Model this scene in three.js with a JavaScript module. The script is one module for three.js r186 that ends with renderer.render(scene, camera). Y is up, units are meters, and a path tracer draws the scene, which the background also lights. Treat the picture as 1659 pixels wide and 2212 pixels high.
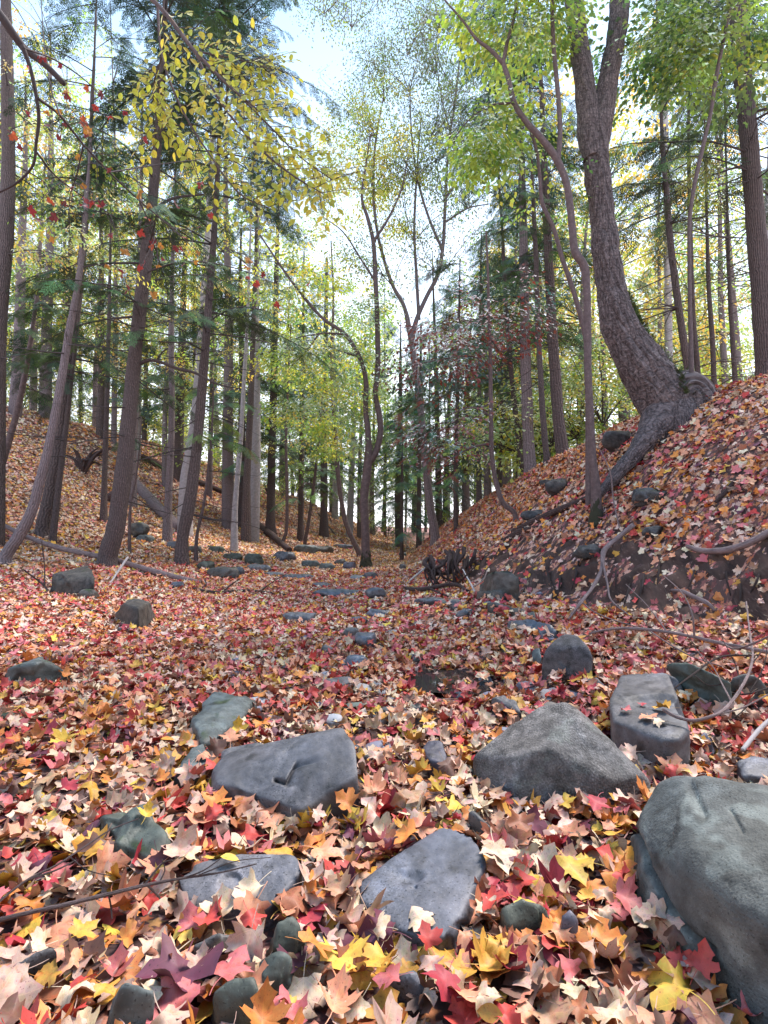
import * as THREE from 'three';
import { ImprovedNoise } from 'three/addons/math/ImprovedNoise.js';
import { ConvexHull } from 'three/addons/math/ConvexHull.js';
import { mergeGeometries, mergeVertices } from 'three/addons/utils/BufferGeometryUtils.js';

// ---------------------------------------------------------------- camera, sky, sun, exposure
const FOCAL = 1194.5, CX = 829.5, CY = 1106, EYE = 1.1;          // in units of a 1659 x 2212 picture
const camera = new THREE.PerspectiveCamera(2 * Math.atan(CY / FOCAL) * 180 / Math.PI, 0.75, 0.05, 600);
camera.position.set(0, EYE, 0);
const PITCH = Math.atan(52.6 / FOCAL);
camera.rotation.set(PITCH, 0, 0);

const scene = new THREE.Scene();
const SUN = new THREE.Vector3(0.40, 0.82, -0.30).normalize();
{ // clear autumn sky: pale blue overhead, washed out white towards the horizon
  const w = 256, h = 128, d = new Float32Array(w * h * 4);
  for (let j = 0; j < h; j++) for (let i = 0; i < w; i++) {
    const el = ((j + 0.5) / h - 0.5) * Math.PI, az = ((i + 0.5) / w - 0.5) * 2 * Math.PI;
    const y = Math.sin(el), x = Math.cos(el) * Math.cos(az), z = Math.cos(el) * Math.sin(az);
    const t = Math.pow(Math.max(0, y), 0.6), g = Math.max(0, x * SUN.x + y * SUN.y + z * SUN.z), glow = 0.2 * Math.pow(g, 6);
    const c = [1.22 - 1.22 * t + glow, 1.2 - 1.02 * t + glow, 1.22 - 0.8 * t + glow * 0.9];
    d.set([...c, 1], (j * w + i) * 4);
  }
  const sky = new THREE.DataTexture(d, w, h, THREE.RGBAFormat, THREE.FloatType);
  sky.mapping = THREE.EquirectangularReflectionMapping; sky.magFilter = THREE.LinearFilter; sky.minFilter = THREE.LinearFilter; sky.needsUpdate = true;
  scene.background = sky; scene.environment = sky;
}
const sun = new THREE.DirectionalLight(new THREE.Color(1, 0.91, 0.83), 2.8);
sun.position.copy(SUN).multiplyScalar(80); sun.castShadow = true; sun.shadow.radius = 42;
sun.shadow.mapSize.set(2048, 2048);
Object.assign(sun.shadow.camera, { left: -40, right: 40, top: 40, bottom: -40, near: 1, far: 200 });
scene.add(sun, sun.target);
const renderer = new THREE.WebGLRenderer({ antialias: true });
renderer.toneMapping = THREE.LinearToneMapping;
renderer.toneMappingExposure = 3.0;
renderer.shadowMap.enabled = true;

// ---------------------------------------------------------------- helpers
function rng(a) { return () => { a |= 0; a = a + 0x6D2B79F5 | 0; let t = Math.imul(a ^ a >>> 15, 1 | a); t = t + Math.imul(t ^ t >>> 7, 61 | t) ^ t; return ((t ^ t >>> 14) >>> 0) / 4294967296; }; }
const perlin = new ImprovedNoise();
const noise = (x, y, z = 0) => perlin.noise(x + 31.7, y + 11.3, z + 5.1);
function fbm(x, y, z, o = 4) { let s = 0, a = 0.5, f = 1; for (let i = 0; i < o; i++) { s += a * noise(x * f, y * f, z * f); f *= 2.03; a *= 0.5; } return s; }
const clamp = (x, a = 0, b = 1) => Math.min(b, Math.max(a, x));
const sstep = (a, b, x) => { const t = clamp((x - a) / (b - a)); return t * t * (3 - 2 * t); };
const lerp = (a, b, t) => a + (b - a) * t;
const V = (x, y, z) => new THREE.Vector3(x, y, z);
const rgb = (r, g, b) => new THREE.Color().setRGB(r, g, b);
const taken = {};
function numbered(name) { const n = taken[name] = (taken[name] ?? -1) + 1; return n ? `${name}_${String(n).padStart(3, '0')}` : name; }
function mark(o, label, category, group, kind) {
  if (label) o.userData.label = label; if (category) o.userData.category = category;
  if (group) o.userData.group = group; if (kind) o.userData.kind = kind; return o;
}
function mesh(name, geo, mat, parent) { const m = new THREE.Mesh(geo, mat); m.name = parent ? name : numbered(name); m.castShadow = m.receiveShadow = true; (parent || scene).add(m); return m; }
function group(name, pos) { const g = new THREE.Group(); g.name = numbered(name); g.position.copy(pos); scene.add(g); return g; }

// picture units -> direction with z = -1
const cp = Math.cos(PITCH), sp = Math.sin(PITCH);
function dirOf(px, py) {
  const x = (px - CX) / FOCAL, y = (CY - py) / FOCAL;
  const wy = y * cp + sp, wz = y * sp - cp;
  return V(x / -wz, wy / -wz, -1);
}
const at = (px, py, depth) => dirOf(px, py).multiplyScalar(depth).add(V(0, EYE, 0));
function toPic(p) { const y = p.y - EYE, yy = y * cp + p.z * sp, zz = p.z * cp - y * sp; return [CX + FOCAL * p.x / -zz, CY - FOCAL * yy / -zz]; }
// ---------------------------------------------------------------- the ravine: stream bed, steep right bank, left hillside
const RIGHT_TOE = [[30, 12], [9, 1.5], [4.9, -1.8], [3.2, -4.2], [2.45, -5.2], [1.7, -6.8], [1.05, -9.5], [0.8, -13.5], [1.0, -20], [2.0, -38], [8, -48], [24, -58], [60, -70]];
const LEFT_TOE = [[-40, 12], [-14, -2], [-9.5, -9], [-7.2, -14], [-5.4, -21], [-3.4, -28], [-1.6, -36], [2.5, -46], [16, -60], [50, -78]];
function sideOf(line, x, z) { // signed distance, positive to the right of the line walking away from the camera; and the position along it
  let best = 1e9, sg = 1;
  for (let i = 0; i < line.length - 1; i++) {
    const [ax, az] = line[i], dx = line[i + 1][0] - ax, dz = line[i + 1][1] - az;
    const t = clamp(((x - ax) * dx + (z - az) * dz) / (dx * dx + dz * dz));
    const ex = x - ax - t * dx, ez = z - az - t * dz, d = ex * ex + ez * ez;
    if (d < best - 1e-9) { best = d; sg = dx * (z - az) - dz * (x - ax) > 0 ? 1 : -1; }
  }
  return sg * Math.sqrt(best);
}
const softMin = (a, b, k) => { const m = Math.min(a, b); return m - k * Math.log(Math.exp(-(a - m) / k) + Math.exp(-(b - m) / k)); };
const softPlus = (x, k) => x > 8 * k ? x : k * Math.log(1 + Math.exp(x / k));
const PUDDLE = V(0.52, 0, -4.45);
function H(x, z) {
  const far = sstep(10, 45, -z);
  const wob = 0.35 * fbm(x * 0.3, 7, z * 0.3, 3);
  const sr = sideOf(RIGHT_TOE, x, z) + wob, sl = -sideOf(LEFT_TOE, x, z) + wob * 2;
  let y = 0.35 * sstep(2.2, -0.2, -sr) * sstep(-16, -6, z) + 0.5 * sstep(5, -0.5, -sl) * sstep(4, -8, z);
  const crest = lerp(3.0, 2.3, sstep(14, 34, -z)) * lerp(1, 0.45, sstep(36, 55, -z));
  if (sr > -1.5) {
    const steep = softPlus(sr, 0.08) * lerp(0.95, 0.85, far);
    y += Math.max(0, softMin(steep, crest, 0.28)) + 0.035 * softPlus(sr - 3, 0.5);
  }
  if (sl > -3) {
    const top = lerp(6.6, 1.0, sstep(34, 52, -z)) ;
    const rise = 0.32 * softPlus(sl, 0.7) + 0.4 * softPlus(sl - 3, 1);
    y += Math.max(0, softMin(rise, top, 0.9)) + 0.03 * softPlus(sl - 12, 1);
  }
  y += 0.10 * fbm(x * 0.55, 3, z * 0.55, 4) + 0.03 * noise(x * 2.3, 1, z * 2.3) + 0.25 * fbm(x * 0.13, 9, z * 0.13, 2) * sstep(6, 20, -z);
  if (sr > -0.1 && sr < 2 && z > -9) { const b = sstep(-0.1, 0.25, sr) * sstep(1.9, 1.1, sr); y += b * (0.22 * fbm(x * 1.7, 40, z * 1.7, 4) + 0.06 * noise(x * 7, 3, z * 7)); }
  const nearFlat = Math.exp(-((x - PUDDLE.x) ** 2 / 0.3 + (z - PUDDLE.z) ** 2 / 0.26));
  y -= 0.12 * nearFlat;
  return y;
}
function normalAt(x, z, e = 0.06) { return V(H(x - e, z) - H(x + e, z), 2 * e, H(x, z - e) - H(x, z + e)).normalize(); }
function onGround(px, py, lift = 0) { // where the line of sight through a picture point meets the ground (or a level above it)
  const d = dirOf(px, py); let t = 0.4, step = 0.05;
  while (t < 120) { const x = d.x * t, z = -t; if (EYE + d.y * t < H(x, z) + lift) { let a = t - step, b = t; for (let k = 0; k < 14; k++) { const m = (a + b) / 2; if (EYE + d.y * m < H(d.x * m, -m) + lift) b = m; else a = m; } return V(d.x * b, EYE + d.y * b, -b); } step = 0.02 + t * 0.006; t += step; }
  return V(d.x * 60, EYE + d.y * 60, -60);
}
function soilAt(x, z) { // 1 where the bank is bare earth
  const sr = sideOf(RIGHT_TOE, x, z);
  const band = sstep(-0.05, 0.15, sr) * sstep(0.95, 0.55, sr) * sstep(0.9, 1.7, x) * sstep(-10.5, -7.5, z);
  return clamp(band * (0.75 + 1.6 * fbm(x * 1.3, 2, z * 1.3, 3)));
}

// textures -------------------------------------------------------
function texture(size, fn, srgb = true, rx = 1, ry = 1) {
  const d = new Uint8Array(size * size * 4);
  for (let j = 0; j < size; j++) for (let i = 0; i < size; i++) { const c = fn(i / size, j / size); d.set([c[0] * 255, c[1] * 255, c[2] * 255, 255].map(v => clamp(v, 0, 255)), (j * size + i) * 4); }
  const t = new THREE.DataTexture(d, size, size); t.wrapS = t.wrapT = THREE.RepeatWrapping; t.magFilter = THREE.LinearFilter; t.minFilter = THREE.LinearMipmapLinearFilter;
  t.generateMipmaps = true; if (srgb) t.colorSpace = THREE.SRGBColorSpace; t.repeat.set(rx, ry); t.needsUpdate = true; return t;
}
function tiled(u, v, f, s = 0) { // seamless noise on the unit square
  const n = (a, b) => noise(a * f, b * f, s);
  return (n(u, v) * (1 - u) * (1 - v) + n(u - 1, v) * u * (1 - v) + n(u, v - 1) * (1 - u) * v + n(u - 1, v - 1) * u * v) * 1.3;
}
function tiledFbm(u, v, f, o, s = 0) { let r = 0, a = 0.5; for (let i = 0; i < o; i++) { r += a * tiled(u, v, f, s + i * 3.1); f *= 2; a *= 0.5; } return r; }
const stops = (list, t) => { const i = clamp(Math.floor(t * (list.length - 1)), 0, list.length - 2), k = t * (list.length - 1) - i; return [0, 1, 2].map(c => lerp(list[i][c], list[i + 1][c], clamp(k))); };
// old matted leaves: a mosaic of small leaf fragments
const litterTex = (() => {
  const N = 1024, r = rng(4), c = document.createElement('canvas'); c.width = c.height = N; const g = c.getContext('2d');
  g.fillStyle = '#4d3836'; g.fillRect(0, 0, N, N);
  const cols = ['#a87468', '#bd8570', '#c89a8a', '#94564e', '#a8623f', '#7e524c', '#cda596', '#b98f5c', '#9a5a60', '#6d4a45', '#d2b0a6', '#ac7450', '#633c3a'];
  for (let i = 0; i < 5200; i++) {
    const x = r() * N, y = r() * N, s = 7 + r() * 9, a = r() * 7; g.fillStyle = cols[Math.floor(r() * cols.length)];
    for (const [ox, oy] of [[0, 0], [N, 0], [0, N], [-N, 0], [0, -N]]) {
      if (Math.abs(x + ox - N / 2) > N / 2 + 20 || Math.abs(y + oy - N / 2) > N / 2 + 20) continue;
      g.beginPath();
      for (let k = 0; k < 10; k++) { const rr = s * (k % 2 ? 0.5 : 1), b = a + k * Math.PI / 5; g.lineTo(x + ox + Math.cos(b) * rr, y + oy + Math.sin(b) * rr * 0.8); }
      g.closePath(); g.fill();
    }
  }
  const t = new THREE.CanvasTexture(c); t.colorSpace = THREE.SRGBColorSpace; t.wrapS = t.wrapT = THREE.RepeatWrapping; return t;
})();
const grainTex = texture(512, (u, v) => { const n = 0.5 + 0.9 * tiledFbm(u, v, 8, 5); return [n, n, n]; }, false);

{ // the ground sheet: fine near the camera, coarse towards the horizon
  const nx = 330, nz = 460, pos = [], col = [], uv = [], idx = [];
  const warpX = t => 4.2 * Math.sinh(t * 4.0), warpZ = t => 6 - 150 * (0.05 * t + 0.95 * Math.pow(t, 2.6));
  for (let j = 0; j <= nz; j++) for (let i = 0; i <= nx; i++) {
    const x = warpX(i / nx * 2 - 1), z = warpZ(j / nz);
    const y = H(x, z), s = soilAt(x, z), n = 0.9 + 0.3 * fbm(x * 0.9, 4, z * 0.9, 3);
    pos.push(x, y, z); uv.push(x / 2.6, z / 2.6);
    col.push(n, n * 0.94, n * 0.93);
  }
  for (let j = 0; j < nz; j++) for (let i = 0; i < nx; i++) { const a = j * (nx + 1) + i, b = a + nx + 1; idx.push(a, a + 1, b, b, a + 1, b + 1); }
  const g = new THREE.BufferGeometry();
  g.setAttribute('position', new THREE.Float32BufferAttribute(pos, 3)); g.setAttribute('uv', new THREE.Float32BufferAttribute(uv, 2)); g.setAttribute('color', new THREE.Float32BufferAttribute(col, 3));
  g.setIndex(idx); g.computeVertexNormals();
  const bump = grainTex.clone(); bump.repeat.set(6, 6);
  const m = new THREE.MeshStandardMaterial({ map: litterTex, vertexColors: true, roughness: 0.95, bumpMap: bump, bumpScale: 0.012 });
  mark(mesh('ground', g, m), 'leaf covered ravine floor rising into banks on both sides', 'ground', null, 'structure');
}

{ // bare crumbling earth at the foot of the right bank
  const x0 = 0.7, x1 = 7, z0 = -10.8, z1 = -0.5, st = 0.03, nx = Math.round((x1 - x0) / st), nz = Math.round((z1 - z0) / st), pos = [], uv = [], ids = new Map(), idx = [], on = [];
  const vert = (i, j) => { const k = j * (nx + 1) + i; if (!ids.has(k)) { const x = x0 + i * st, z = z0 + j * st, s = soilAt(x, z), n = normalAt(x, z), up = 0.02 * sstep(0.12, 0.4, s) - 0.015 + 0.09 * fbm(x * 5, 8, z * 5, 4) * s + 0.012 * Math.abs(noise(x * 24, 2, z * 24)) * s; ids.set(k, pos.length / 3); const p = V(x, H(x, z), z).addScaledVector(n, up); pos.push(p.x, p.y, p.z); uv.push((x * 0.7 + z * 0.3) * 1.4, (p.y + z * 0.4) * 1.4); } return ids.get(k); };
  for (let j = 0; j < nz; j++) for (let i = 0; i < nx; i++) { if (soilAt(x0 + (i + 0.5) * st, z0 + (j + 0.5) * st) < 0.15) continue; const a = vert(i, j), b = vert(i + 1, j), c = vert(i, j + 1), d = vert(i + 1, j + 1); idx.push(a, c, b, b, c, d); }
  const g = new THREE.BufferGeometry(); g.setAttribute('position', new THREE.Float32BufferAttribute(pos, 3)); g.setAttribute('uv', new THREE.Float32BufferAttribute(uv, 2)); g.setIndex(idx); g.computeVertexNormals();
  const dirt = texture(512, (u, v) => { const n = 0.5 + 0.9 * tiledFbm(u, v, 9, 5, 14), k = tiled(u, v, 50, 2) > 0.4 ? 0.08 : 0; return [0.26 + 0.2 * (n - 0.5) + k, 0.185 + 0.15 * (n - 0.5) + k, 0.165 + 0.13 * (n - 0.5) + k]; });
  mark(mesh('bare_earth', g, new THREE.MeshStandardMaterial({ map: dirt, roughness: 1, bumpMap: grainTex, bumpScale: 0.02 })), 'dark crumbling bare earth at the foot of the right bank', 'earth', null, 'structure');
}
// ---------------------------------------------------------------- stones
const stoneBump = texture(512, (u, v) => { const n = 0.5 + 0.7 * tiledFbm(u, v, 6, 6, 2); return [n, n, n]; }, false);
const stoneMap = texture(512, (u, v) => {
  const n = 0.76 + 0.42 * tiledFbm(u, v, 5, 6, 9) + 0.12 * tiledFbm(u, v, 40, 3, 1), s = tiled(u, v, 90, 3) > 0.44 ? 0.16 : 0, k = tiled(u, v, 60, 8) < -0.42 ? -0.25 : 0, st = -0.2 * sstep(0.1, 0.3, tiledFbm(u, v, 3, 4, 21)), q = n + s + k + st;
  return [q, q, q];
});
const pitBump = texture(512, (u, v) => { const n = 0.55 + 0.5 * tiledFbm(u, v, 5, 4, 4) + 0.5 * tiledFbm(u, v, 48, 3, 6); return [n, n, n]; }, false);
const graniteMap = texture(512, (u, v) => { const n = 0.62 + 0.55 * tiledFbm(u, v, 7, 4, 12) + 0.5 * tiledFbm(u, v, 60, 3, 5); return [n * 1.02, n, n * 0.99]; });
const rockMats = {
  smooth: new THREE.MeshStandardMaterial({ vertexColors: true, map: stoneMap, bumpMap: stoneBump, bumpScale: 0.011, roughness: 0.62 }),
  rough: new THREE.MeshStandardMaterial({ vertexColors: true, map: graniteMap, bumpMap: pitBump, bumpScale: 0.007, roughness: 0.85 }),
  weathered: new THREE.MeshStandardMaterial({ vertexColors: true, map: stoneMap, bumpMap: pitBump, bumpScale: 0.0045, roughness: 0.8 }),
  wet: new THREE.MeshStandardMaterial({ vertexColors: true, map: stoneMap, bumpMap: pitBump, bumpScale: 0.006, roughness: 0.3 }),
};
const rockHulls = [];                                    // for keeping leaves out of the stones
const icoCache = {};
function unitSphere(d) { if (!icoCache[d]) { const g = new THREE.IcosahedronGeometry(1, d); g.deleteAttribute('uv'); g.deleteAttribute('normal'); icoCache[d] = mergeVertices(g, 1e-5); } return icoCache[d]; }
const TONE = { slate: [0.135, 0.15, 0.152], block: [0.165, 0.16, 0.18], grey: [0.215, 0.21, 0.235], blue: [0.20, 0.205, 0.25], green: [0.14, 0.16, 0.135], teal: [0.165, 0.19, 0.19], granite: [0.32, 0.305, 0.305], dark: [0.175, 0.17, 0.18], brown: [0.17, 0.15, 0.135], pale: [0.36, 0.36, 0.39], violet: [0.19, 0.18, 0.24] };
const MOSS = [0.05, 0.075, 0.02];
/* pts: world points of the hull; o: p roundness exponent, amp relief, tone, moss, mat, detail, grooves (lists of picture points with a width) */
function stone(pts, label, o = {}) {
  const hull = new ConvexHull().setFromPoints(pts), planes = [];
  const c = new THREE.Box3().setFromPoints(pts).getCenter(V(0, 0, 0));
  for (const f of hull.faces) { const n = f.normal, w = f.constant; if (!planes.some(q => q.n.dot(n) > 0.985)) planes.push({ n: n.clone(), w }); }
  const seed = o.seed ?? pts[0].x * 7.3 + pts[0].z * 3.1, size = new THREE.Box3().setFromPoints(pts).getSize(V(0, 0, 0)).length();
  const g0 = unitSphere(o.detail ?? 14), P = g0.attributes.position, pos = new Float32Array(P.count * 3), u = V(0, 0, 0), p = (o.p ?? 14) * 2.1, amp = o.amp ?? 0.05, fr = o.freq ?? 2.2 / size;
  for (let i = 0; i < P.count; i++) {
    u.fromBufferAttribute(P, i); let s = 0;
    for (const q of planes) { const d = q.n.dot(u); if (d > 0) s += Math.pow(d / Math.max(1e-3, q.w - q.n.dot(c)), p); }
    let r = Math.pow(s, -1 / p);
    const x = c.x + u.x * r, y = c.y + u.y * r, z = c.z + u.z * r;
    let n = fbm(x * fr * 2 + seed, y * fr * 2, z * fr * 2, 4) * amp * size;
    n += 0.10 * amp * size * Math.abs(fbm(x * 14 + seed, y * 14, z * 14, 3)); { const f = noise(x * fr * 1.3 + seed * 2, y * fr * 1.3, z * fr * 1.3); n -= (o.chip ?? 0.026) * size * sstep(0.12, 0.2, f); }
    if (o.strata) n += Math.sin((y * 1 + x * o.strata[1] + z * o.strata[2]) * o.strata[0] + 3 * noise(x * 4, y * 4, z * 4)) * o.strata[3];
    if (o.grooves) { const [qx, qy] = toPic(V(x, y, z)); for (const gr of o.grooves) { let m = 1e9; for (let k = 0; k < gr.line.length - 1; k++) { const [ax, ay] = gr.line[k], dx = gr.line[k + 1][0] - ax, dy = gr.line[k + 1][1] - ay, t = clamp(((qx - ax) * dx + (qy - ay) * dy) / (dx * dx + dy * dy)); m = Math.min(m, Math.hypot(qx - ax - t * dx, qy - ay - t * dy)); } n -= gr.depth * Math.exp(-((m / gr.width) ** 2)); } }
    r += n; pos.set([x + u.x * n, y + u.y * n, z + u.z * n], i * 3);
  }
  let g = new THREE.BufferGeometry(); g.setAttribute('position', new THREE.BufferAttribute(pos, 3)); g.setIndex(g0.index.clone()); g.computeVertexNormals();
  const N = g.attributes.normal, col = new Float32Array(P.count * 3), tone = TONE[o.tone ?? 'grey'];
  for (let i = 0; i < P.count; i++) {
    const x = pos[i * 3], y = pos[i * 3 + 1], z = pos[i * 3 + 2];
    const m = 0.95 + 0.75 * fbm(x * 5 + seed, y * 5, z * 5, 5) + 0.25 * noise(x * 38, y * 38, z * 38), h = 0.16 * noise(x * 2.5, y * 2.5 + seed, z * 2.5);
    let c3 = [tone[0] * m * (1 + h), tone[1] * m, tone[2] * m * (1 - h)];
    if (o.lichen) { const k = sstep(0.05, 0.25, fbm(x * 9, y * 9 + seed, z * 9, 4)) * o.lichen; c3 = c3.map((v, q) => lerp(v, [0.33, 0.37, 0.35][q], k)); }
    if (o.moss) { const k = sstep(1.02 - o.moss, 1.25 - o.moss, 0.75 * N.getY(i) + 0.9 * fbm(x * 6, y * 6, z * 6 + seed, 4) + 0.1); c3 = c3.map((v, q) => lerp(v, MOSS[q] * (1 + noise(x * 60, y * 60, z * 60)), k)); }
    col.set(c3, i * 3);
  }
  g.setAttribute('color', new THREE.BufferAttribute(col, 3));
  const cut = g.toNonIndexed(), q = cut.attributes.position, uv = new Float32Array(q.count * 2), a = V(0, 0, 0), b = V(0, 0, 0), d = V(0, 0, 0), sc = o.texScale ?? 2.4;
  for (let i = 0; i < q.count; i += 3) {
    a.fromBufferAttribute(q, i); b.fromBufferAttribute(q, i + 1).sub(a); d.fromBufferAttribute(q, i + 2).sub(a); b.cross(d);
    const ax = Math.abs(b.x), ay = Math.abs(b.y), az = Math.abs(b.z);
    for (let k = 0; k < 3; k++) { const x = q.getX(i + k) * sc, y = q.getY(i + k) * sc, z = q.getZ(i + k) * sc; uv.set(ay >= ax && ay >= az ? [x, z] : ax >= az ? [z, y] : [x, y], (i + k) * 2); }
  }
  cut.setAttribute('uv', new THREE.BufferAttribute(uv, 2));
  const base = V(c.x, H(c.x, c.z), c.z); cut.translate(-base.x, -base.y, -base.z);
  const m = mesh(o.name ?? 'stone', cut, rockMats[o.mat ?? 'smooth']); m.position.copy(base);
  mark(m, label, o.category ?? 'stone', o.group);
  rockHulls.push({ planes, c, r: size * 0.6, top: Math.max(...pts.map(k => k.y)), mesh: m });
  return m;
}
/* tops: [px, py, height above ground]; feet: [px, py] on the ground; the block is closed down to below the ground */
function rock(label, tops, feet, o = {}) {
  const T = tops.map(([x, y, h]) => onGround(x, y, h)), B = feet.map(([x, y]) => onGround(x, y));
  const c = [...T, ...B].reduce((s, p) => s.add(p), V(0, 0, 0)).multiplyScalar(1 / (T.length + B.length));
  const pts = [...T];
  const sink = o.sink ?? 0.08;
  for (const p of B) pts.push(V(p.x, p.y - sink, p.z), V(p.x, p.y + 0.01, p.z));
  for (const p of T) { const x = c.x + (p.x - c.x) * (o.flare ?? 1.04), z = c.z + (p.z - c.z) * (o.flare ?? 1.04); pts.push(V(x, Math.min(H(x, z), p.y - 0.02) - sink, z)); }
  return stone(pts, label, o);
}
/* a small stone: centre on the ground at a picture point, width / height / depth in metres */
function cobble(px, py, w, h, d, label, o = {}) {
  const p = onGround(px, py), r = rng(Math.round(px * 13 + py * 7)), pts = [], yaw = o.yaw ?? (r() - 0.5), ca = Math.cos(yaw), sa = Math.sin(yaw), bed = o.bed ?? 0.16;
  for (let k = 0; k < 16; k++) {
    const a = k / 16 * 6.283 * 3 + r(), v = [-0.9, -0.3, 0.3, 0.85][k % 4] + (r() - 0.5) * 0.3, rad = Math.sqrt(Math.max(0.15, 1 - v * v * (o.flat ?? 0.7))) * (0.85 + 0.3 * r());
    const x = Math.cos(a) * rad * w / 2, z = Math.sin(a) * rad * d / 2;
    pts.push(V(p.x + x * ca - z * sa, p.y + (v * 0.5 + 0.5 - bed) * h, p.z - d * 0.35 + x * sa + z * ca));
  }
  return stone(pts, label, { p: 9, detail: 9, amp: 0.035, ...o });
}

rock('large smooth grey boulder with a forked groove across its flat top',
  [[492, 1622, .16], [585, 1604, .2], [690, 1580, .23], [742, 1579, .23], [768, 1612, .21], [772, 1672, .16], [752, 1700, .12], [632, 1742, .1], [470, 1690, .12], [455, 1660, .12]],
  [[446, 1752], [560, 1752], [640, 1786], [745, 1748], [774, 1690]],
  { detail: 60, p: 17, amp: 0.022, chip: 0.008, tone: 'block', seed: 3, name: 'boulder', category: 'boulder', grooves: [{ line: [[595, 1684], [622, 1694], [634, 1668], [648, 1646], [680, 1642]], width: 5, depth: 0.035 }, { line: [[632, 1690], [640, 1664], [652, 1648]], width: 10, depth: 0.012 }] });
rock('small rounded grey stone tucked behind the grooved boulder',
  [[480, 1622, .13], [515, 1606, .15], [570, 1602, .15], [578, 1622, .13], [480, 1648, .1]], [[476, 1672], [570, 1650]], { p: 9, detail: 14, tone: 'grey' });
rock('long knobbly grey rock lying beyond the grooved boulder, leaves on its back',
  [[432, 1518, .14], [466, 1487, .16], [520, 1496, .13], [556, 1512, .09], [515, 1545, .1], [470, 1594, .1], [430, 1600, .12], [418, 1552, .13]], [[418, 1590], [425, 1615], [470, 1604], [555, 1530]], { p: 11, detail: 22, amp: 0.05, tone: 'teal', seed: 8, moss: 0.12 });
rock('low angular grey rock with a leaf on it, beside the grooved boulder',
  [[412, 1612, .1], [440, 1602, .1], [455, 1636, .09], [430, 1668, .08], [385, 1660, .09]], [[370, 1702], [420, 1708], [448, 1680]], { p: 12, detail: 16, amp: 0.04, tone: 'teal' });
rock('triangular speckled granite boulder with a peaked back',
  [[1025, 1634, .13], [1075, 1592, .2], [1122, 1552, .27], [1172, 1516, .33], [1218, 1510, .35], [1262, 1534, .32], [1332, 1604, .24], [1400, 1672, .15], [1190, 1560, .3], [1150, 1620, .24], [1100, 1690, .1], [1330, 1690, .14]],
  [[1018, 1660], [1075, 1735], [1110, 1760], [1240, 1768], [1340, 1764], [1408, 1720]],
  { detail: 60, p: 16, amp: 0.025, chip: 0.006, tone: 'granite', mat: 'rough', seed: 12, lichen: 0.55, name: 'boulder', category: 'boulder' });
rock('huge greenish boulder split by a long dark crack',
  [[1372, 1760, .22], [1420, 1684, .3], [1452, 1664, .34], [1490, 1692, .32], [1560, 1682, .36], [1660, 1694, .38], [1790, 1720, .36], [1800, 1840, .34], [1480, 1800, .3], [1560, 1940, .26], [1660, 1990, .26], [1790, 1990, .28], [1385, 1830, .2]],
  [[1372, 1800], [1400, 1880], [1450, 1990], [1520, 2062], [1600, 2120], [1690, 2150], [1800, 2160]],
  { detail: 84, p: 15, amp: 0.02, chip: 0.004, tone: 'slate', mat: 'weathered', seed: 21, lichen: 0.55, texScale: 3, name: 'boulder', category: 'boulder', grooves: [{ line: [[1366, 1790], [1395, 1870], [1440, 1950], [1490, 2020], [1540, 2060]], width: 5, depth: 0.03 }, { line: [[1488, 1690], [1500, 1720], [1520, 1760]], width: 10, depth: 0.012 }, { line: [[1580, 1752], [1605, 1800]], width: 4, depth: 0.008 }] });
rock('flat topped grey block with fallen leaves on its upper face',
  [[1340, 1462, .25], [1436, 1452, .26], [1452, 1478, .26], [1490, 1574, .2], [1468, 1592, .19], [1428, 1596, .18], [1325, 1556, .18], [1318, 1520, .2]],
  [[1318, 1592], [1345, 1622], [1400, 1632], [1480, 1620], [1492, 1590]],
  { detail: 26, p: 22, amp: 0.018, tone: 'block', seed: 5, name: 'boulder', category: 'boulder', strata: [60, 0.1, 0.2, 0.0012], grooves: [{ line: [[1410, 1482], [1440, 1484]], width: 4, depth: 0.012 }, { line: [[1330, 1500], [1345, 1520]], width: 3, depth: 0.008 }] });
rock('round egg shaped grey stone standing on the leaves',
  [[1182, 1396, .27], [1212, 1368, .31], [1246, 1368, .31], [1276, 1398, .26], [1284, 1424, .19], [1168, 1424, .18]],
  [[1180, 1470], [1215, 1482], [1256, 1476], [1276, 1446]], { p: 7, detail: 22, amp: 0.012, tone: 'grey', seed: 9, mat: 'rough', texScale: 3 });
rock('narrow upright stone leaning on the round egg shaped stone', [[1150, 1402, .12], [1166, 1398, .13], [1170, 1420, .11]], [[1146, 1446], [1172, 1452]], { p: 9, detail: 9, tone: 'teal' });
rock('pointed blue grey slab lying flat among the leaves, a pale leaf on it',
  [[778, 1902, .06], [856, 1846, .075], [952, 1785, .09], [985, 1790, .09], [1022, 1812, .085], [1052, 1862, .08], [1012, 1950, .06], [988, 2032, .045], [900, 2022, .05], [826, 1990, .05], [782, 1946, .055]],
  [[776, 1956], [830, 2010], [900, 2046], [986, 2058]], { detail: 26, p: 26, amp: 0.012, tone: 'blue', seed: 2, name: 'slab', category: 'stone slab', flare: 1, grooves: [{ line: [[888, 1916], [894, 1916]], width: 6, depth: 0.014 }] });
rock('broad blue grey slab under a bare twig, a yellow leaf on it',
  [[382, 1890, .09], [430, 1862, .1], [520, 1842, .11], [636, 1846, .11], [656, 1872, .1], [640, 1905, .08], [590, 1950, .07], [540, 1984, .05], [440, 1982, .05], [400, 1940, .07]],
  [[378, 1930], [420, 1996], [500, 2006], [600, 1962], [656, 1900]], { detail: 26, p: 20, amp: 0.018, tone: 'blue', seed: 4, name: 'slab', category: 'stone slab', flare: 1 });
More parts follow.
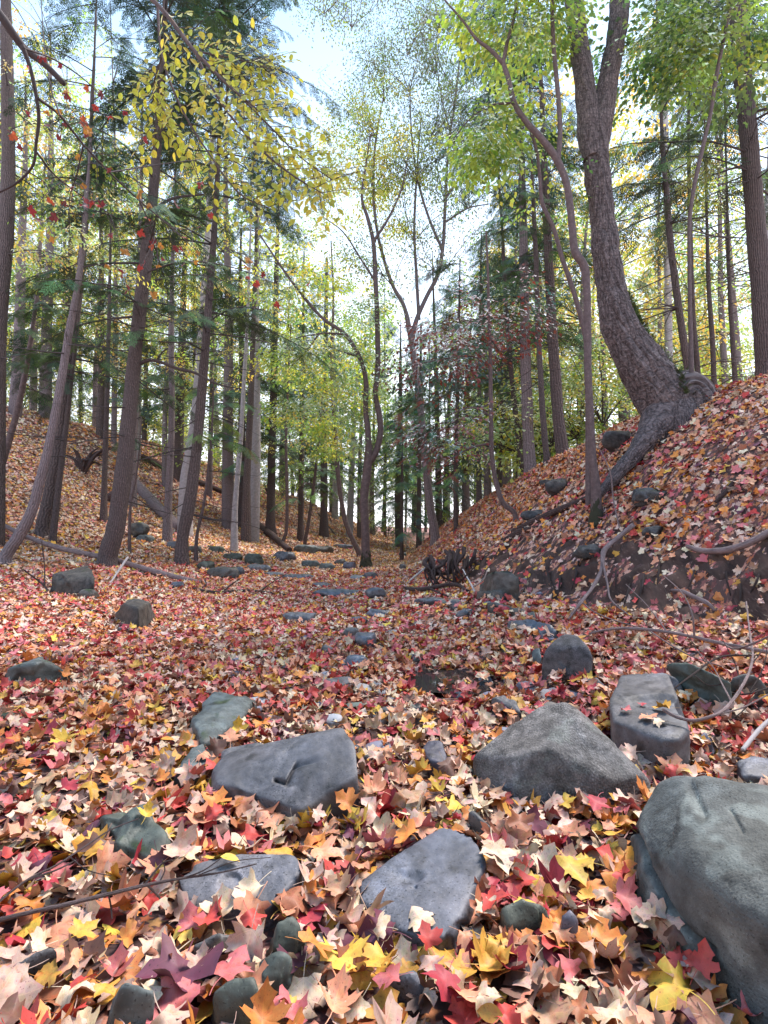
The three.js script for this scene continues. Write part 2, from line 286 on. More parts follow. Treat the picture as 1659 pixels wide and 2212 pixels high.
rock('ridged greenish rock with mossy edge beside the broad slab',
  [[222, 1772, .12], [262, 1756, .14], [320, 1738, .15], [345, 1770, .12], [368, 1832, .08], [345, 1862, .06], [255, 1822, .09]],
  [[198, 1800], [250, 1850], [345, 1886], [372, 1850]], { detail: 24, p: 12, amp: 0.03, tone: 'green', seed: 6, moss: 0.25, strata: [9, 6, 1, 0.012] });
rock('dark wedge shaped rock beside the fallen pole at the hillside foot',
  [[112, 1240, .3], [190, 1220, .4], [205, 1246, .36], [206, 1280, .12], [118, 1262, .18]], [[104, 1276], [150, 1286], [206, 1294]], { detail: 18, p: 18, amp: 0.03, tone: 'brown', seed: 1, mat: 'rough', moss: 0.08 });
rock('dark faceted rock sitting alone on the red leaves',
  [[262, 1304, .3], [282, 1288, .36], [328, 1300, .32], [332, 1322, .2], [250, 1322, .18], [296, 1312, .3]], [[246, 1340], [290, 1348], [330, 1346]], { detail: 18, p: 15, amp: 0.04, tone: 'brown', seed: 4, mat: 'rough', moss: 0.05 });
rock('mossy backed wedge rock with a pale slanting face', [[20, 1442, .18], [90, 1416, .24], [118, 1428, .2], [152, 1458, .06], [72, 1430, .22], [30, 1460, .1]], [[6, 1468], [60, 1472], [106, 1482], [150, 1464]], { detail: 16, p: 14, amp: 0.03, tone: 'teal', moss: 0.3, seed: 7 });
rock('small rounded dark green stone half buried beside the wedge rock', [[-20, 1540, .12], [30, 1536, .12], [38, 1552, .08]], [[-20, 1572], [36, 1566]], { p: 8, detail: 10, tone: 'green', moss: 0.35 });
rock('green grey stone with pointed top between leaves below the broad slab', [[600, 1990, .12], [632, 1972, .13], [662, 2012, .1], [640, 2050, .06], [590, 2036, .08]], [[575, 2060], [620, 2080], [664, 2050]], { p: 13, detail: 14, tone: 'green', seed: 3 });
rock('flat green stone leaning under the pointed green grey stone', [[560, 2072, .08], [600, 2050, .1], [635, 2062, .09], [628, 2100, .06], [570, 2120, .05]], [[556, 2128], [634, 2130]], { p: 13, detail: 12, tone: 'green', seed: 8 });
rock('rounded green stone with a blunt face close to the pointed stones', [[462, 2140, .1], [500, 2112, .12], [548, 2106, .12], [562, 2150, .1], [470, 2180, .07]], [[452, 2196], [510, 2226], [566, 2216]], { p: 12, detail: 16, tone: 'green', seed: 5 });
rock('teal grey stone with narrow top poking up through leaves', [[262, 2120, .13], [290, 2116, .13], [326, 2130, .12], [330, 2180, .08], [240, 2190, .07]], [[225, 2224], [330, 2224]], { p: 11, detail: 16, tone: 'teal', seed: 5 });
rock('dark flat stone edge showing between leaves above the rounded green stone', [[420, 2040, .07], [470, 2014, .09], [500, 2012, .09], [490, 2034, .07]], [[416, 2056], [490, 2050]], { p: 13, detail: 10, tone: 'dark' });
rock('long thin grey slab edge buried in leaves beside the bare twig', [[0, 2098, .09], [90, 2050, .11], [140, 2042, .1], [100, 2082, .06]], [[-10, 2130], [100, 2098]], { p: 15, detail: 12, tone: 'grey' });
rock('olive green stone half covered by pale leaves', [[1082, 1962, .08], [1130, 1936, .11], [1180, 1950, .1], [1198, 1978, .07], [1100, 1996, .06]], [[1080, 2006], [1190, 2010]], { p: 10, detail: 14, tone: 'green', seed: 2 });
rock('small purple oval stone beside the olive green stone', [[1212, 1972, .1], [1232, 1958, .11], [1250, 1980, .1], [1244, 2010, .07]], [[1210, 2020], [1246, 2032]], { p: 7, detail: 10, tone: 'violet' });
rock('bluish stone under the pointed slab', [[836, 2100, .07], [900, 2090, .08], [920, 2130, .06]], [[846, 2180], [910, 2170]], { p: 9, detail: 12, tone: 'blue' });
rock('dark sliver of stone on edge among gold leaves beside the granite boulder', [[1012, 1752, .09], [1022, 1748, .09], [1062, 1786, .07]], [[1014, 1776], [1064, 1802]], { p: 9, detail: 8, tone: 'dark' });
rock('tiny dark purple pebble below the granite boulder', [[1122, 1786, .05], [1140, 1788, .05]], [[1120, 1806], [1142, 1806]], { p: 7, detail: 7, tone: 'violet' });
rock('small blue grey pebble touching the tip of the pointed slab', [[898, 1802, .06], [930, 1796, .06]], [[900, 1826], [932, 1820]], { p: 8, detail: 7, tone: 'blue' });
rock('grey split stone with pointed back between the two big boulders', [[912, 1616, .09], [930, 1592, .13], [952, 1600, .12], [970, 1650, .08], [925, 1640, .08]], [[905, 1640], [960, 1684], [972, 1668]], { p: 13, detail: 14, tone: 'violet', seed: 6 });
rock('low grey stone showing beside the grooved boulder under leaves', [[785, 1632, .07], [826, 1618, .09], [832, 1640, .06]], [[784, 1656], [830, 1656]], { p: 9, detail: 9, tone: 'teal' });
rock('wet blue slab level with the leaves in the stream bed', [[802, 1532, .05], [850, 1522, .06], [912, 1528, .06], [915, 1550, .04], [840, 1552, .03]], [[800, 1552], [880, 1562], [916, 1562]], { p: 14, detail: 12, tone: 'blue', mat: 'wet' });
rock('flat grey stone between the granite boulder and the egg stone', [[1152, 1492, .06], [1200, 1484, .07], [1262, 1498, .05], [1250, 1512, .04]], [[1150, 1508], [1255, 1526]], { p: 13, detail: 12, tone: 'blue' });
rock('rounded stone with a hooked end behind the granite boulder', [[1062, 1506, .11], [1090, 1500, .12], [1116, 1512, .1], [1124, 1540, .06]], [[1060, 1530], [1120, 1552]], { p: 8, detail: 12, tone: 'grey', amp: 0.05 });
rock('small stone with leaves beside the flat topped block', [[1266, 1466, .1], [1290, 1462, .1], [1312, 1486, .07]], [[1262, 1490], [1312, 1500]], { p: 10, detail: 10, tone: 'grey' });
rock('grey stone peeking from behind the flat topped block', [[1398, 1456, .2], [1440, 1448, .22], [1466, 1458, .2], [1480, 1490, .12]], [[1400, 1500], [1482, 1508]], { p: 8, detail: 12, tone: 'grey' });
rock('layered overhanging slab with a dark hollow beneath it', [[1440, 1432, .24], [1480, 1428, .27], [1530, 1450, .25], [1580, 1478, .22], [1560, 1486, .16], [1480, 1462, .17]], [[1500, 1494], [1570, 1500]], { p: 14, detail: 18, tone: 'green', amp: 0.04, strata: [70, 0.2, 0.1, 0.004], sink: 0.02 });
rock('brown rounded stone in the hollow under the layered slab', [[1462, 1472, .1], [1500, 1470, .11], [1516, 1490, .07]], [[1464, 1502], [1516, 1504]], { p: 7, detail: 10, tone: 'brown' });
rock('rounded grey boulder beside the layered slab under the brush', [[1575, 1464, .17], [1610, 1452, .2], [1650, 1462, .18], [1664, 1488, .1]], [[1572, 1502], [1662, 1508]], { p: 9, detail: 14, tone: 'brown', amp: 0.03 });
rock('flat grey stone with leaves at the edge of the huge boulder', [[1586, 1640, .11], [1640, 1632, .13], [1700, 1640, .12], [1690, 1680, .08], [1600, 1676, .08]], [[1584, 1690], [1680, 1704]], { p: 14, detail: 14, tone: 'blue' });
rock('small pointed violet stone beside the flat topped block', [[1504, 1592, .1], [1524, 1578, .12], [1540, 1604, .08]], [[1500, 1626], [1542, 1630]], { p: 8, detail: 9, tone: 'violet' });
rock('low stone partly hidden under the front of the flat topped block', [[1392, 1628, .05], [1470, 1622, .06], [1490, 1640, .04]], [[1390, 1652], [1488, 1656]], { p: 9, detail: 10, tone: 'grey' });
rock('half sunk grey stone at the rim of the puddle', [[1034, 1450, .07], [1050, 1444, .07], [1064, 1466, .04]], [[1034, 1474], [1066, 1480]], { p: 7, detail: 8, tone: 'blue', mat: 'wet' });
rock('grey stone showing through leaves below the puddle', [[968, 1486, .04], [1000, 1482, .05], [1008, 1500, .03]], [[966, 1508], [1010, 1510]], { p: 10, detail: 8, tone: 'blue' });
rock('mossy stone strewn with leaves near the egg stone', [[1060, 1380, .09], [1078, 1376, .1], [1096, 1410, .06]], [[1058, 1400], [1100, 1424]], { p: 10, detail: 10, tone: 'green', moss: 0.6 });
rock('pale pebble beside the mossy stone', [[1060, 1416, .05], [1078, 1414, .05]], [[1058, 1426], [1080, 1428]], { p: 7, detail: 7, tone: 'pale' });
rock('low speckled stone beside the egg stone at the puddle edge', [[1088, 1456, .05], [1115, 1452, .06], [1130, 1468, .04]], [[1086, 1476], [1130, 1480]], { p: 8, detail: 8, tone: 'violet' });
rock('wet bluish slab of broken rock below the bank', [[1100, 1340, .1], [1130, 1336, .12], [1190, 1346, .1], [1212, 1364, .06], [1160, 1372, .04]], [[1096, 1356], [1160, 1382], [1212, 1378]], { p: 12, detail: 14, tone: 'blue', mat: 'wet', amp: 0.05 });
rock('thin dark slab projecting at the toe of the bank', [[1052, 1300, .12], [1080, 1302, .12], [1134, 1316, .09], [1138, 1324, .06]], [[1056, 1318], [1136, 1332]], { p: 14, detail: 12, tone: 'brown' });
rock('flat topped brown stone stacked under the mossy split rock', [[1030, 1276, .16], [1058, 1272, .18], [1088, 1276, .16], [1084, 1286, .1]], [[1028, 1296], [1086, 1298]], { p: 15, detail: 12, tone: 'brown' });
rock('mossy split rock set into the foot of the bank', [[1044, 1246, .3], [1064, 1232, .4], [1100, 1232, .38], [1120, 1244, .3], [1112, 1262, .12]], [[1036, 1278], [1110, 1276]], { p: 11, detail: 16, tone: 'brown', moss: 0.3, grooves: [{ line: [[1068, 1238], [1056, 1278]], width: 4, depth: 0.05 }] });
rock('tilted pale flat stone resting low on the bank', [[1132, 1326, .09], [1152, 1318, .1], [1160, 1332, .07]], [[1130, 1340], [1160, 1342]], { p: 12, detail: 8, tone: 'teal' });
rock('flat pale topped stone lying alone in the red leaves', [[612, 1326, .1], [640, 1320, .11], [684, 1322, .09], [668, 1334, .07]], [[612, 1336], [650, 1342], [680, 1330]], { p: 13, detail: 12, tone: 'grey' });
const bedGroup = 'stones scattered along the stream bed';
const bed = [ // px, py, width, height, depth, tone, label
  [757, 1392, .2, .14, .14, 'dark', 'small dark stone beside a blue grey one in the red leaves'], [790, 1404, .28, .12, .22, 'blue', 'blue grey stone beside a small dark one in the red leaves'],
  [770, 1452, .24, .1, .16, 'blue', 'wet blue stone near the puddle'], [704, 1424, .14, .09, .1, 'dark', 'tiny dark stone alone in the red leaves'], [730, 1500, .28, .08, .2, 'grey', 'grey flat stone half covered with leaves above the grooved boulder'],
  [775, 1352, .26, .09, .16, 'grey', 'low grey stone with dark side in the stream bed'], [820, 1336, .4, .1, .2, 'blue', 'blue slab beside the low grey stone'], [838, 1562, .16, .07, .1, 'dark', 'dark pebble against the wet blue slab'],
  [1010, 1336, .3, .08, .2, 'blue', 'flat bluish stone near the bank toe'], [985, 1318, .2, .1, .14, 'grey', 'grey pebble near the bank toe'], [930, 1308, .5, .08, .3, 'blue', 'thin blue slab near the bank toe'], [1142, 1508, .2, .08, .12, 'violet', 'violet pebble behind the granite boulder'],
  [268, 1372, .24, .08, .16, 'pale', 'pale stone flush with leaves near the dark faceted rock'], [312, 1356, .3, .08, .2, 'green', 'low green stone below the dark faceted rock'], [186, 1296, .36, .14, .2, 'brown', 'brown stone at the foot of the dark wedge rock'], [380, 1270, .3, .1, .2, 'grey', 'grey flat stone under the fallen pole'],
  [545, 1222, .7, .3, .4, 'green', 'green rounded boulder in the upper stream bed'], [555, 1234, .9, .16, .5, 'pale', 'pale slab in front of the green rounded boulder'], [590, 1246, .7, .1, .4, 'pale', 'bright wet slab with a pale top'], [512, 1246, .4, .2, .3, 'blue', 'blue stone left of the pale slab'], [480, 1250, .9, .22, .5, 'brown', 'dark mossy rock by the fallen pole end'], [445, 1232, .5, .2, .4, 'green', 'mossy green stone near the fallen pole'],
  [640, 1254, .9, .12, .5, 'blue', 'long blue slab in the upper stream bed'], [690, 1272, .5, .1, .4, 'grey', 'grey slab level with the stream bed leaves'], [735, 1290, 1.1, .1, .5, 'blue', 'broad bluish slab crossing the stream bed'], [810, 1292, .4, .14, .3, 'blue', 'blue stone with a dark edge at the slab end'], [800, 1252, .5, .14, .3, 'dark', 'dark stone below the twin stemmed tree'], [770, 1254, .5, .1, .3, 'pale', 'pale stone below the twin stemmed tree'],
  [705, 1232, .6, .2, .4, 'teal', 'grey green stone up the stream'], [735, 1222, .5, .2, .3, 'dark', 'dark stone up the stream'], [755, 1230, .5, .2, .3, 'violet', 'violet stone up the stream'], [668, 1226, .7, .2, .5, 'teal', 'teal stone up the stream'], [660, 1196, 1.2, .3, .7, 'teal', 'big teal rock by the far hillside foot'], [700, 1196, 1.0, .3, .6, 'brown', 'brown mossy rock by the far hillside foot'], [610, 1212, .9, .26, .6, 'blue', 'blue rock by the hillside foot'], [870, 1204, .5, .2, .4, 'teal', 'teal stone behind the twin stemmed tree'], [740, 1186, 1.4, .2, .8, 'blue', 'far flat blue slab where the stream bends'],
  [500, 1212, .7, .2, .5, 'green', 'mossy stone on the low hillside'], [415, 1196, .6, .2, .4, 'brown', 'brown stone on the low hillside'], [465, 1196, .6, .2, .4, 'green', 'moss covered stone under the young trees'], [375, 1186, .6, .2, .4, 'grey', 'grey stone near the thick hemlock'], [290, 1160, .9, .4, .6, 'brown', 'dark mossy outcrop behind the thick hemlock'], [310, 1172, .6, .2, .4, 'teal', 'grey stone below the dark outcrop'], [870, 1230, .24, .14, .2, 'dark', 'dark mossy stone on the low bank'],
];
for (const [x, y, w, h, d, tone, label] of bed) cobble(x, y, w, h * 1.5, d, label, { tone, detail: 8, moss: tone === 'green' || tone === 'brown' ? 0.25 : 0, flat: 0.5, mat: tone === 'blue' || tone === 'pale' ? 'wet' : 'smooth' });
const bankStones = [[1210, 1064, .5, .3, .4, 'mossy dark rock poking from the bank below the slender tree'], [1180, 1050, .3, .16, .2, 'small mossy stone on the bank crest'], [1345, 966, .7, .34, .4, 'layered dark rock beside the crooked tree root'], [1420, 1086, .34, .2, .2, 'mossy stone on the bank beside a dark log end'], [1160, 1122, .6, .2, .4, 'mossy stone at the foot of the curved sapling'], [1400, 1088, .5, .24, .3, 'dark stone jutting from the leafy bank'], [1280, 1206, .4, .2, .3, 'dark rock showing through the eroded bank'], [1420, 1160, .3, .16, .2, 'small dark rock in bare earth on the bank']];
for (const [x, y, w, h, d, label] of bankStones) cobble(x, y, w, h, d, label, { tone: 'dark', moss: 0.2, mat: 'rough', amp: 0.06 });
{ // pebbles too many to tell apart, thinly strewn in the stream bed
  const r = rng(77), g0 = new THREE.IcosahedronGeometry(1, 2), P = g0.attributes.position; const g = g0.clone();
  for (let i = 0; i < P.count; i++) { const k = 1 + 0.22 * noise(P.getX(i) * 1.5, P.getY(i) * 1.5, P.getZ(i) * 1.5); g.attributes.position.setXYZ(i, P.getX(i) * k, P.getY(i) * k * 0.6, P.getZ(i) * k); }
  const gg = mergeVertices((() => { g.deleteAttribute('uv'); g.deleteAttribute('normal'); return g; })(), 1e-4); gg.computeVertexNormals();
  const n = 90, im = new THREE.InstancedMesh(gg, new THREE.MeshStandardMaterial({ roughness: 0.6 }), n), m = new THREE.Matrix4(), q = new THREE.Quaternion();
  for (let i = 0; i < n; i++) { const px = 500 + r() * 700, py = 1210 + Math.pow(r(), 0.8) * 420, p = onGround(px, py), s = 0.03 + r() * r() * 0.08; q.setFromAxisAngle(V(0, 1, 0), r() * 7); m.compose(p.setY(p.y + s * 0.2), q, V(s * (0.8 + r()), s, s)); im.setMatrixAt(i, m); const t = Object.values(TONE)[2 + Math.floor(r() * 9)]; im.setColorAt(i, rgb(...t)); }
  im.name = 'pebbles'; im.castShadow = im.receiveShadow = true; scene.add(im); mark(im, 'small grey and bluish pebbles strewn along the stream bed', 'pebbles', null, 'stuff');
}
{ // the puddle
  const pts = [], r = rng(5); const g = new THREE.Shape();
  for (let k = 0; k < 40; k++) { const a = k / 40 * Math.PI * 2, s = 1 + 0.25 * noise(Math.cos(a) * 1.5, Math.sin(a) * 1.5, 3); pts.push(new THREE.Vector2(Math.cos(a) * 0.46 * s, Math.sin(a) * 0.40 * s)); }
  g.setFromPoints(pts); const geo = new THREE.ShapeGeometry(g); geo.rotateX(-Math.PI / 2);
  const w = mesh('puddle', geo, new THREE.MeshPhysicalMaterial({ color: rgb(0.03, 0.025, 0.025), roughness: 0.03, ior: 1.33 }));
  w.position.set(PUDDLE.x, H(PUDDLE.x, PUDDLE.z) + 0.055, PUDDLE.z); mark(w, 'small dark puddle mirroring the sky among the leaves', 'puddle', null, 'structure');
}
// ---------------------------------------------------------------- fallen leaves
const OUT = [[0, 0], [.12, .0], [.26, -.07], [.42, -.05], [.38, .08], [.35, .16], [.47, .19], [.55, .28], [.67, .38], [.55, .44], [.53, .57], [.39, .53], [.27, .50], [.26, .62], [.33, .72], [.20, .79], [.09, .89], [0, 1]];
function mapleLeaf(seed, rings, stem, curl = 1) {
  const r = rng(seed), full = [...OUT, ...OUT.slice(1, -1).reverse().map(([x, y]) => [-x, y])].map(([x, y]) => [x * (0.92 + r() * 0.2), y + (r() - 0.5) * 0.03]);
  const a = (r() - 0.4) * 1.1 * curl, b = (r() - 0.4) * 0.9 * curl, c = (r() - 0.5) * 0.9 * curl, ph = r() * 6, wv = (0.10 + r() * 0.12) * curl;
  const lift = (x, y) => { const u = y - 0.35, t = Math.atan2(x, u), d2 = x * x + u * u; return a * x * x + b * u * u + c * x * u + wv * d2 * Math.sin(3 * t + ph) * 1.6 + 0.05 * Math.abs(x) * curl; };
  const pos = [], uv = [], idx = [], put = (x, y) => { pos.push(x, lift(x, y), -(y - 0.35)); uv.push(x * 0.7 + 0.5, y * 0.7 + 0.15); return pos.length / 3 - 1; };
  const c0 = put(0, 0.32), n = full.length; let prev = null;
  for (let k = 1; k <= rings; k++) {
    const ring = full.map(([x, y]) => put(x * k / rings, 0.32 + (y - 0.32) * k / rings));
    for (let i = 0; i < n; i++) { const j = (i + 1) % n; if (!prev) idx.push(c0, ring[i], ring[j]); else idx.push(prev[i], ring[i], ring[j], prev[i], ring[j], prev[j]); }
    prev = ring;
  }
  if (stem) { const l = 0.55, s = (r() - 0.5) * 0.4; let p = null; for (let k = 0; k <= 3; k++) { const t = k / 3, y = -t * l, x = s * t * t, w = 0.012, a1 = pos.length / 3; pos.push(x - w, 0.10 * t * (1 - t) + lift(0, 0), 0.35 - y, x + w, 0.10 * t * (1 - t) + lift(0, 0), 0.35 - y); uv.push(0.5, 0.1, 0.5, 0.1); if (p !== null) idx.push(p, p + 1, a1, a1, p + 1, a1 + 1); p = a1; } }
  const g = new THREE.BufferGeometry(); g.setAttribute('position', new THREE.Float32BufferAttribute(pos, 3)); g.setAttribute('uv', new THREE.Float32BufferAttribute(uv, 2)); g.setIndex(idx); g.computeVertexNormals(); return g;
}
function ovalLeaf(seed, fold = 0.25, wide = 0.3) { // beech-like leaf: pointed oval, folded at the midrib, unit long, lying along +z from its stem
  const r = rng(seed), pos = [], uv = [], idx = [], n = 5, bend = (r() - 0.3) * 0.5;
  for (let k = 0; k <= n; k++) { const t = k / n, w = wide * Math.pow(Math.sin(Math.PI * Math.pow(t, 0.85)), 0.8), y = -bend * t * t * 0.5; pos.push(-w, y + fold * w, t, 0, y, t, w, y + fold * w, t); uv.push(0.5 - w * 0.7, 0.15 + t * 0.7, 0.5, 0.15 + t * 0.7, 0.5 + w * 0.7, 0.15 + t * 0.7); }
  for (let k = 0; k < n; k++) { const a = k * 3; idx.push(a, a + 3, a + 1, a + 1, a + 3, a + 4, a + 1, a + 4, a + 2, a + 2, a + 4, a + 5); }
  const g = new THREE.BufferGeometry(); g.setAttribute('position', new THREE.Float32BufferAttribute(pos, 3)); g.setAttribute('uv', new THREE.Float32BufferAttribute(uv, 2)); g.setIndex(idx); g.computeVertexNormals(); return g;
}
const leafTex = (() => { // veins and blotches, in near white so that the leaf's own colour shows
  const N = 256, c = document.createElement('canvas'); c.width = c.height = N; const g = c.getContext('2d'), r = rng(8);
  g.fillStyle = '#e9e6e3'; g.fillRect(0, 0, N, N);
  for (let i = 0; i < 260; i++) { const s = 3 + r() * 18; g.fillStyle = `rgba(${150 + r() * 105},${120 + r() * 110},${110 + r() * 110},0.16)`; g.beginPath(); g.ellipse(r() * N, r() * N, s, s * 0.7, r() * 3, 0, 7); g.fill(); }
  for (let i = 0; i < 90; i++) { g.fillStyle = 'rgba(60,30,25,0.5)'; g.beginPath(); g.arc(r() * N, r() * N, 0.6 + r() * 1.6, 0, 7); g.fill(); }
  g.lineCap = 'round';
  const P = (x, y) => [(x * 0.7 + 0.5) * N, (y * 0.7 + 0.15) * N];
  for (const [tx, ty] of [[0, 1], [.6, .38], [-.6, .38], [.38, -.04], [-.38, -.04]]) {
    const [x0, y0] = P(0, 0.02), [x1, y1] = P(tx, ty); g.strokeStyle = 'rgba(255,250,235,0.75)'; g.lineWidth = 2.2; g.beginPath(); g.moveTo(x0, y0); g.lineTo(x1, y1); g.stroke();
    g.lineWidth = 1; for (let k = 2; k < 8; k++) { const t = k / 9, mx = lerp(x0, x1, t), my = lerp(y0, y1, t), dx = (x1 - x0), dy = (y1 - y0); for (const s of [-1, 1]) { g.beginPath(); g.moveTo(mx, my); g.lineTo(mx + dx * 0.12 - s * dy * 0.16, my + dy * 0.12 + s * dx * 0.16); g.stroke(); } }
  }
  const t = new THREE.CanvasTexture(c); t.flipY = false; t.colorSpace = THREE.SRGBColorSpace; return t;
})();
const PAL = {
  crimson: [.38, .028, .05], red: [.54, .06, .05], rose: [.56, .15, .16], salmon: [.66, .30, .18], orange: [.66, .24, .05], gold: [.64, .34, .05], yellow: [.70, .47, .07], pink: [.64, .43, .35], cream: [.70, .55, .40], tan: [.46, .27, .17], rust: [.38, .13, .06], brown: [.15, .07, .05], plum: [.13, .03, .06],
};
const PALETTES = { // how often each colour lies in a place
  near: { pink: 22, cream: 19, gold: 10, yellow: 6, crimson: 6, red: 7, rose: 8, orange: 12, salmon: 14, tan: 9, brown: 7, plum: 4, rust: 7 },
  red: { red: 16, rose: 17, crimson: 4, pink: 24, salmon: 24, orange: 15, cream: 15, gold: 6, yellow: 4, rust: 6, tan: 3, brown: 3 },
  hill: { tan: 10, salmon: 15, pink: 22, orange: 10, gold: 8, cream: 20, rust: 6, yellow: 5, brown: 3, rose: 4 },
  bank: { rust: 9, salmon: 21, orange: 17, pink: 20, red: 7, crimson: 3, cream: 10, brown: 5, rose: 9, gold: 6, tan: 7, plum: 3 },
};
const wheel = Object.fromEntries(Object.entries(PALETTES).map(([k, o]) => { let s = 0; const a = Object.entries(o).map(([n, w]) => [n, s += w]); return [k, [a, s]]; }));
function pick(pal, r) { const [a, s] = wheel[pal], t = r * s; return a.find(([, w]) => t <= w)[0]; }
const leafLook = { map: leafTex, roughness: 0.6, side: THREE.DoubleSide };
const leafMat = new THREE.MeshStandardMaterial({ ...leafLook });
const farLeafMat = new THREE.MeshStandardMaterial({ roughness: 0.7, side: THREE.DoubleSide });
const nearGeos = [1, 2, 3, 4, 5, 6, 7, 8, 9, 10, 11, 12].map(k => mapleLeaf(k * 17, 2, true, k % 3 ? 1.4 : 2.3)), midGeos = [1, 2, 3, 4, 5, 6, 7, 8].map(k => mapleLeaf(k * 23, 1, false, k % 3 ? 1.5 : 2.4)), ovals = [1, 2, 3].map(k => ovalLeaf(k * 5, 0.35, 0.26).translate(0, 0, -0.5));
function blockedBy(p, pad = 0) { for (const h of rockHulls) { if ((p.x - h.c.x) ** 2 + (p.z - h.c.z) ** 2 > h.r * h.r) continue; if (h.planes.every(q => q.n.dot(p) - q.w < pad)) return h; } return null; }
const zUp = V(0, 1, 0);
function leafMatrix(p, nrm, yaw, tilt, tiltDir, s) {
  const q = new THREE.Quaternion().setFromUnitVectors(zUp, nrm), t = new THREE.Quaternion().setFromAxisAngle(V(Math.cos(tiltDir), 0, Math.sin(tiltDir)), tilt), y = new THREE.Quaternion().setFromAxisAngle(zUp, yaw);
  return new THREE.Matrix4().compose(p, q.multiply(t).multiply(y), V(s, s, s));
}
const singles = []; // the leaves that show largest become things of their own
{
  const R = rng(2024), sets = { near: nearGeos.map(() => []), mid: midGeos.map(() => []), far: midGeos.map(() => []), oval: ovals.map(() => []) };
  const bands = [[0.45, 2.6, 520, 'near', .048, .105], [2.6, 6, 440, 'near', .048, .1], [6, 13, 290, 'mid', .055, .1], [13, 26, 165, 'far', .075, .125], [26, 46, 52, 'far', .11, .19]];
  for (const [d0, d1, dens, set, s0, s1] of bands) {
    const half = 0.82, area = half * (d1 * d1 - d0 * d0), n = Math.round(area * dens);
    for (let i = 0; i < n; i++) {
      const d = Math.sqrt(d0 * d0 + R() * (d1 * d1 - d0 * d0)), a = (R() * 2 - 1) * half, x = d * Math.sin(a), z = -d * Math.cos(a);
      const r1 = R(), r2 = R(), r3 = R(), r4 = R(), r5 = R(), r6 = R(), r7 = R(), r8 = R();
      const soil = soilAt(x, z); if (soil > 0.3 && r1 > 0.2) continue;
      if (((x - PUDDLE.x) / 0.44) ** 2 + ((z - PUDDLE.z - 0.2) / 0.6) ** 2 < 0.7 + 0.5 * noise(x * 5, 2, z * 5) && r1 > 0.03) continue;
      const y = H(x, z), p = V(x, y + 0.012 + 0.05 * r2 * r2, z), hit = blockedBy(d < 5 ? p : V(x, y + 0.02, z), d < 5 ? 0 : 0.03); if (hit) continue;
      const sr = sideOf(RIGHT_TOE, x, z), sl = -sideOf(LEFT_TOE, x, z);
      const pal = sr > 0.2 ? 'bank' : sl > -1.5 || d > 17 ? 'hill' : d < 3.4 + 1.2 * noise(x, 5, z) ? 'near' : 'red';
      const name = pick(pal, r3), c = PAL[name], k = 0.8 + 0.4 * r4, kk = 0.92 + 0.16 * r5;
      const color = [c[0] * k, c[1] * k * kk, c[2] * k], s = lerp(s0, s1, r6 * r6 * 0.6 + r6 * 0.4) * (name === 'pink' ? 0.9 : 1);
      const steep = 0.12 + 0.78 * r7 * r7, m = leafMatrix(p, normalAt(x, z), r8 * 6.283, steep, r1 * 6.283, s);
      const bucket = r5 < 0.07 && d < 13 ? 'oval' : set, list = sets[bucket];
      const gi = Math.floor(r2 * list.length), it = { m, color, name, d, geo: gi, p, bucket, s };
      list[gi].push(it);
    }
  }
  for (const h of rockHulls) { if (-h.c.z > 7) continue; const n = h.r < 0.17 ? 3 : Math.round(24 * h.r / 0.3);
    for (let k = 0; k < n; k++) { const a = R() * 6.283, dir = V(Math.cos(a), 0, Math.sin(a)); let t = 0; const q = V(0, 0, 0); do { t += 0.01; q.copy(h.c).addScaledVector(dir, t); q.y = H(q.x, q.z) + 0.03; } while (t < 1.2 && h.planes.every(f => f.n.dot(q) - f.w < 0.008)); q.addScaledVector(dir, 0.06 * R()); const up = 0.015 + 0.05 * R(); q.y += up; const r3 = R(), r4 = R(), r6 = R(), gi = Math.floor(R() * 12); if (blockedBy(q)) continue;
      const name = pick(-q.z < 3.4 ? 'near' : 'red', r3), c = PAL[name], kk = 0.8 + 0.4 * r4; sets.near[gi].push({ m: leafMatrix(q, V(dir.x * 0.5, 1, dir.z * 0.5).normalize(), R() * 6.283, 0.1 + 0.9 * R() * R(), R() * 6.283, lerp(.05, .1, r6)), color: c.map(v => v * kk), name, d: -q.z, geo: gi, p: q, s: lerp(.05, .1, r6) }); } }
  const visible = sets.near.flat().filter(l => { const [px, py] = toPic(l.p); return px > 0 && px < 1659 && py < 2212; }).sort((a, b) => b.s / b.d - a.s / a.d).slice(0, 262);
  const chosen = new Set(visible); singles.push(...visible);
  const litter = new THREE.Group(); litter.name = 'leaf_litter'; scene.add(litter); mark(litter, 'deep carpet of fallen red, orange, pink and tan maple leaves', 'leaf litter', null, 'stuff');
  for (const [set, geos] of [['near', nearGeos], ['mid', midGeos], ['far', midGeos], ['oval', ovals]]) sets[set].forEach((list, gi) => {
    list = list.filter(l => !chosen.has(l)); if (!list.length) return;
    const im = new THREE.InstancedMesh(geos[gi], set === 'near' || set === 'oval' ? leafMat : farLeafMat, list.length);
    list.forEach((l, i) => { im.setMatrixAt(i, l.m); im.setColorAt(i, rgb(...l.color)); });
    im.name = 'leaves'; im.userData.kind = 'stuff'; im.castShadow = im.receiveShadow = true; litter.add(im);
  });
}
const LEAF_SAY = { crimson: 'deep crimson', red: 'bright red', rose: 'rose pink', salmon: 'salmon pink', orange: 'orange', gold: 'golden', yellow: 'clear yellow', pink: 'pale pink backed', cream: 'cream coloured', tan: 'tan', rust: 'rust brown', brown: 'dark brown', plum: 'plum purple' };
const leafMats = {};
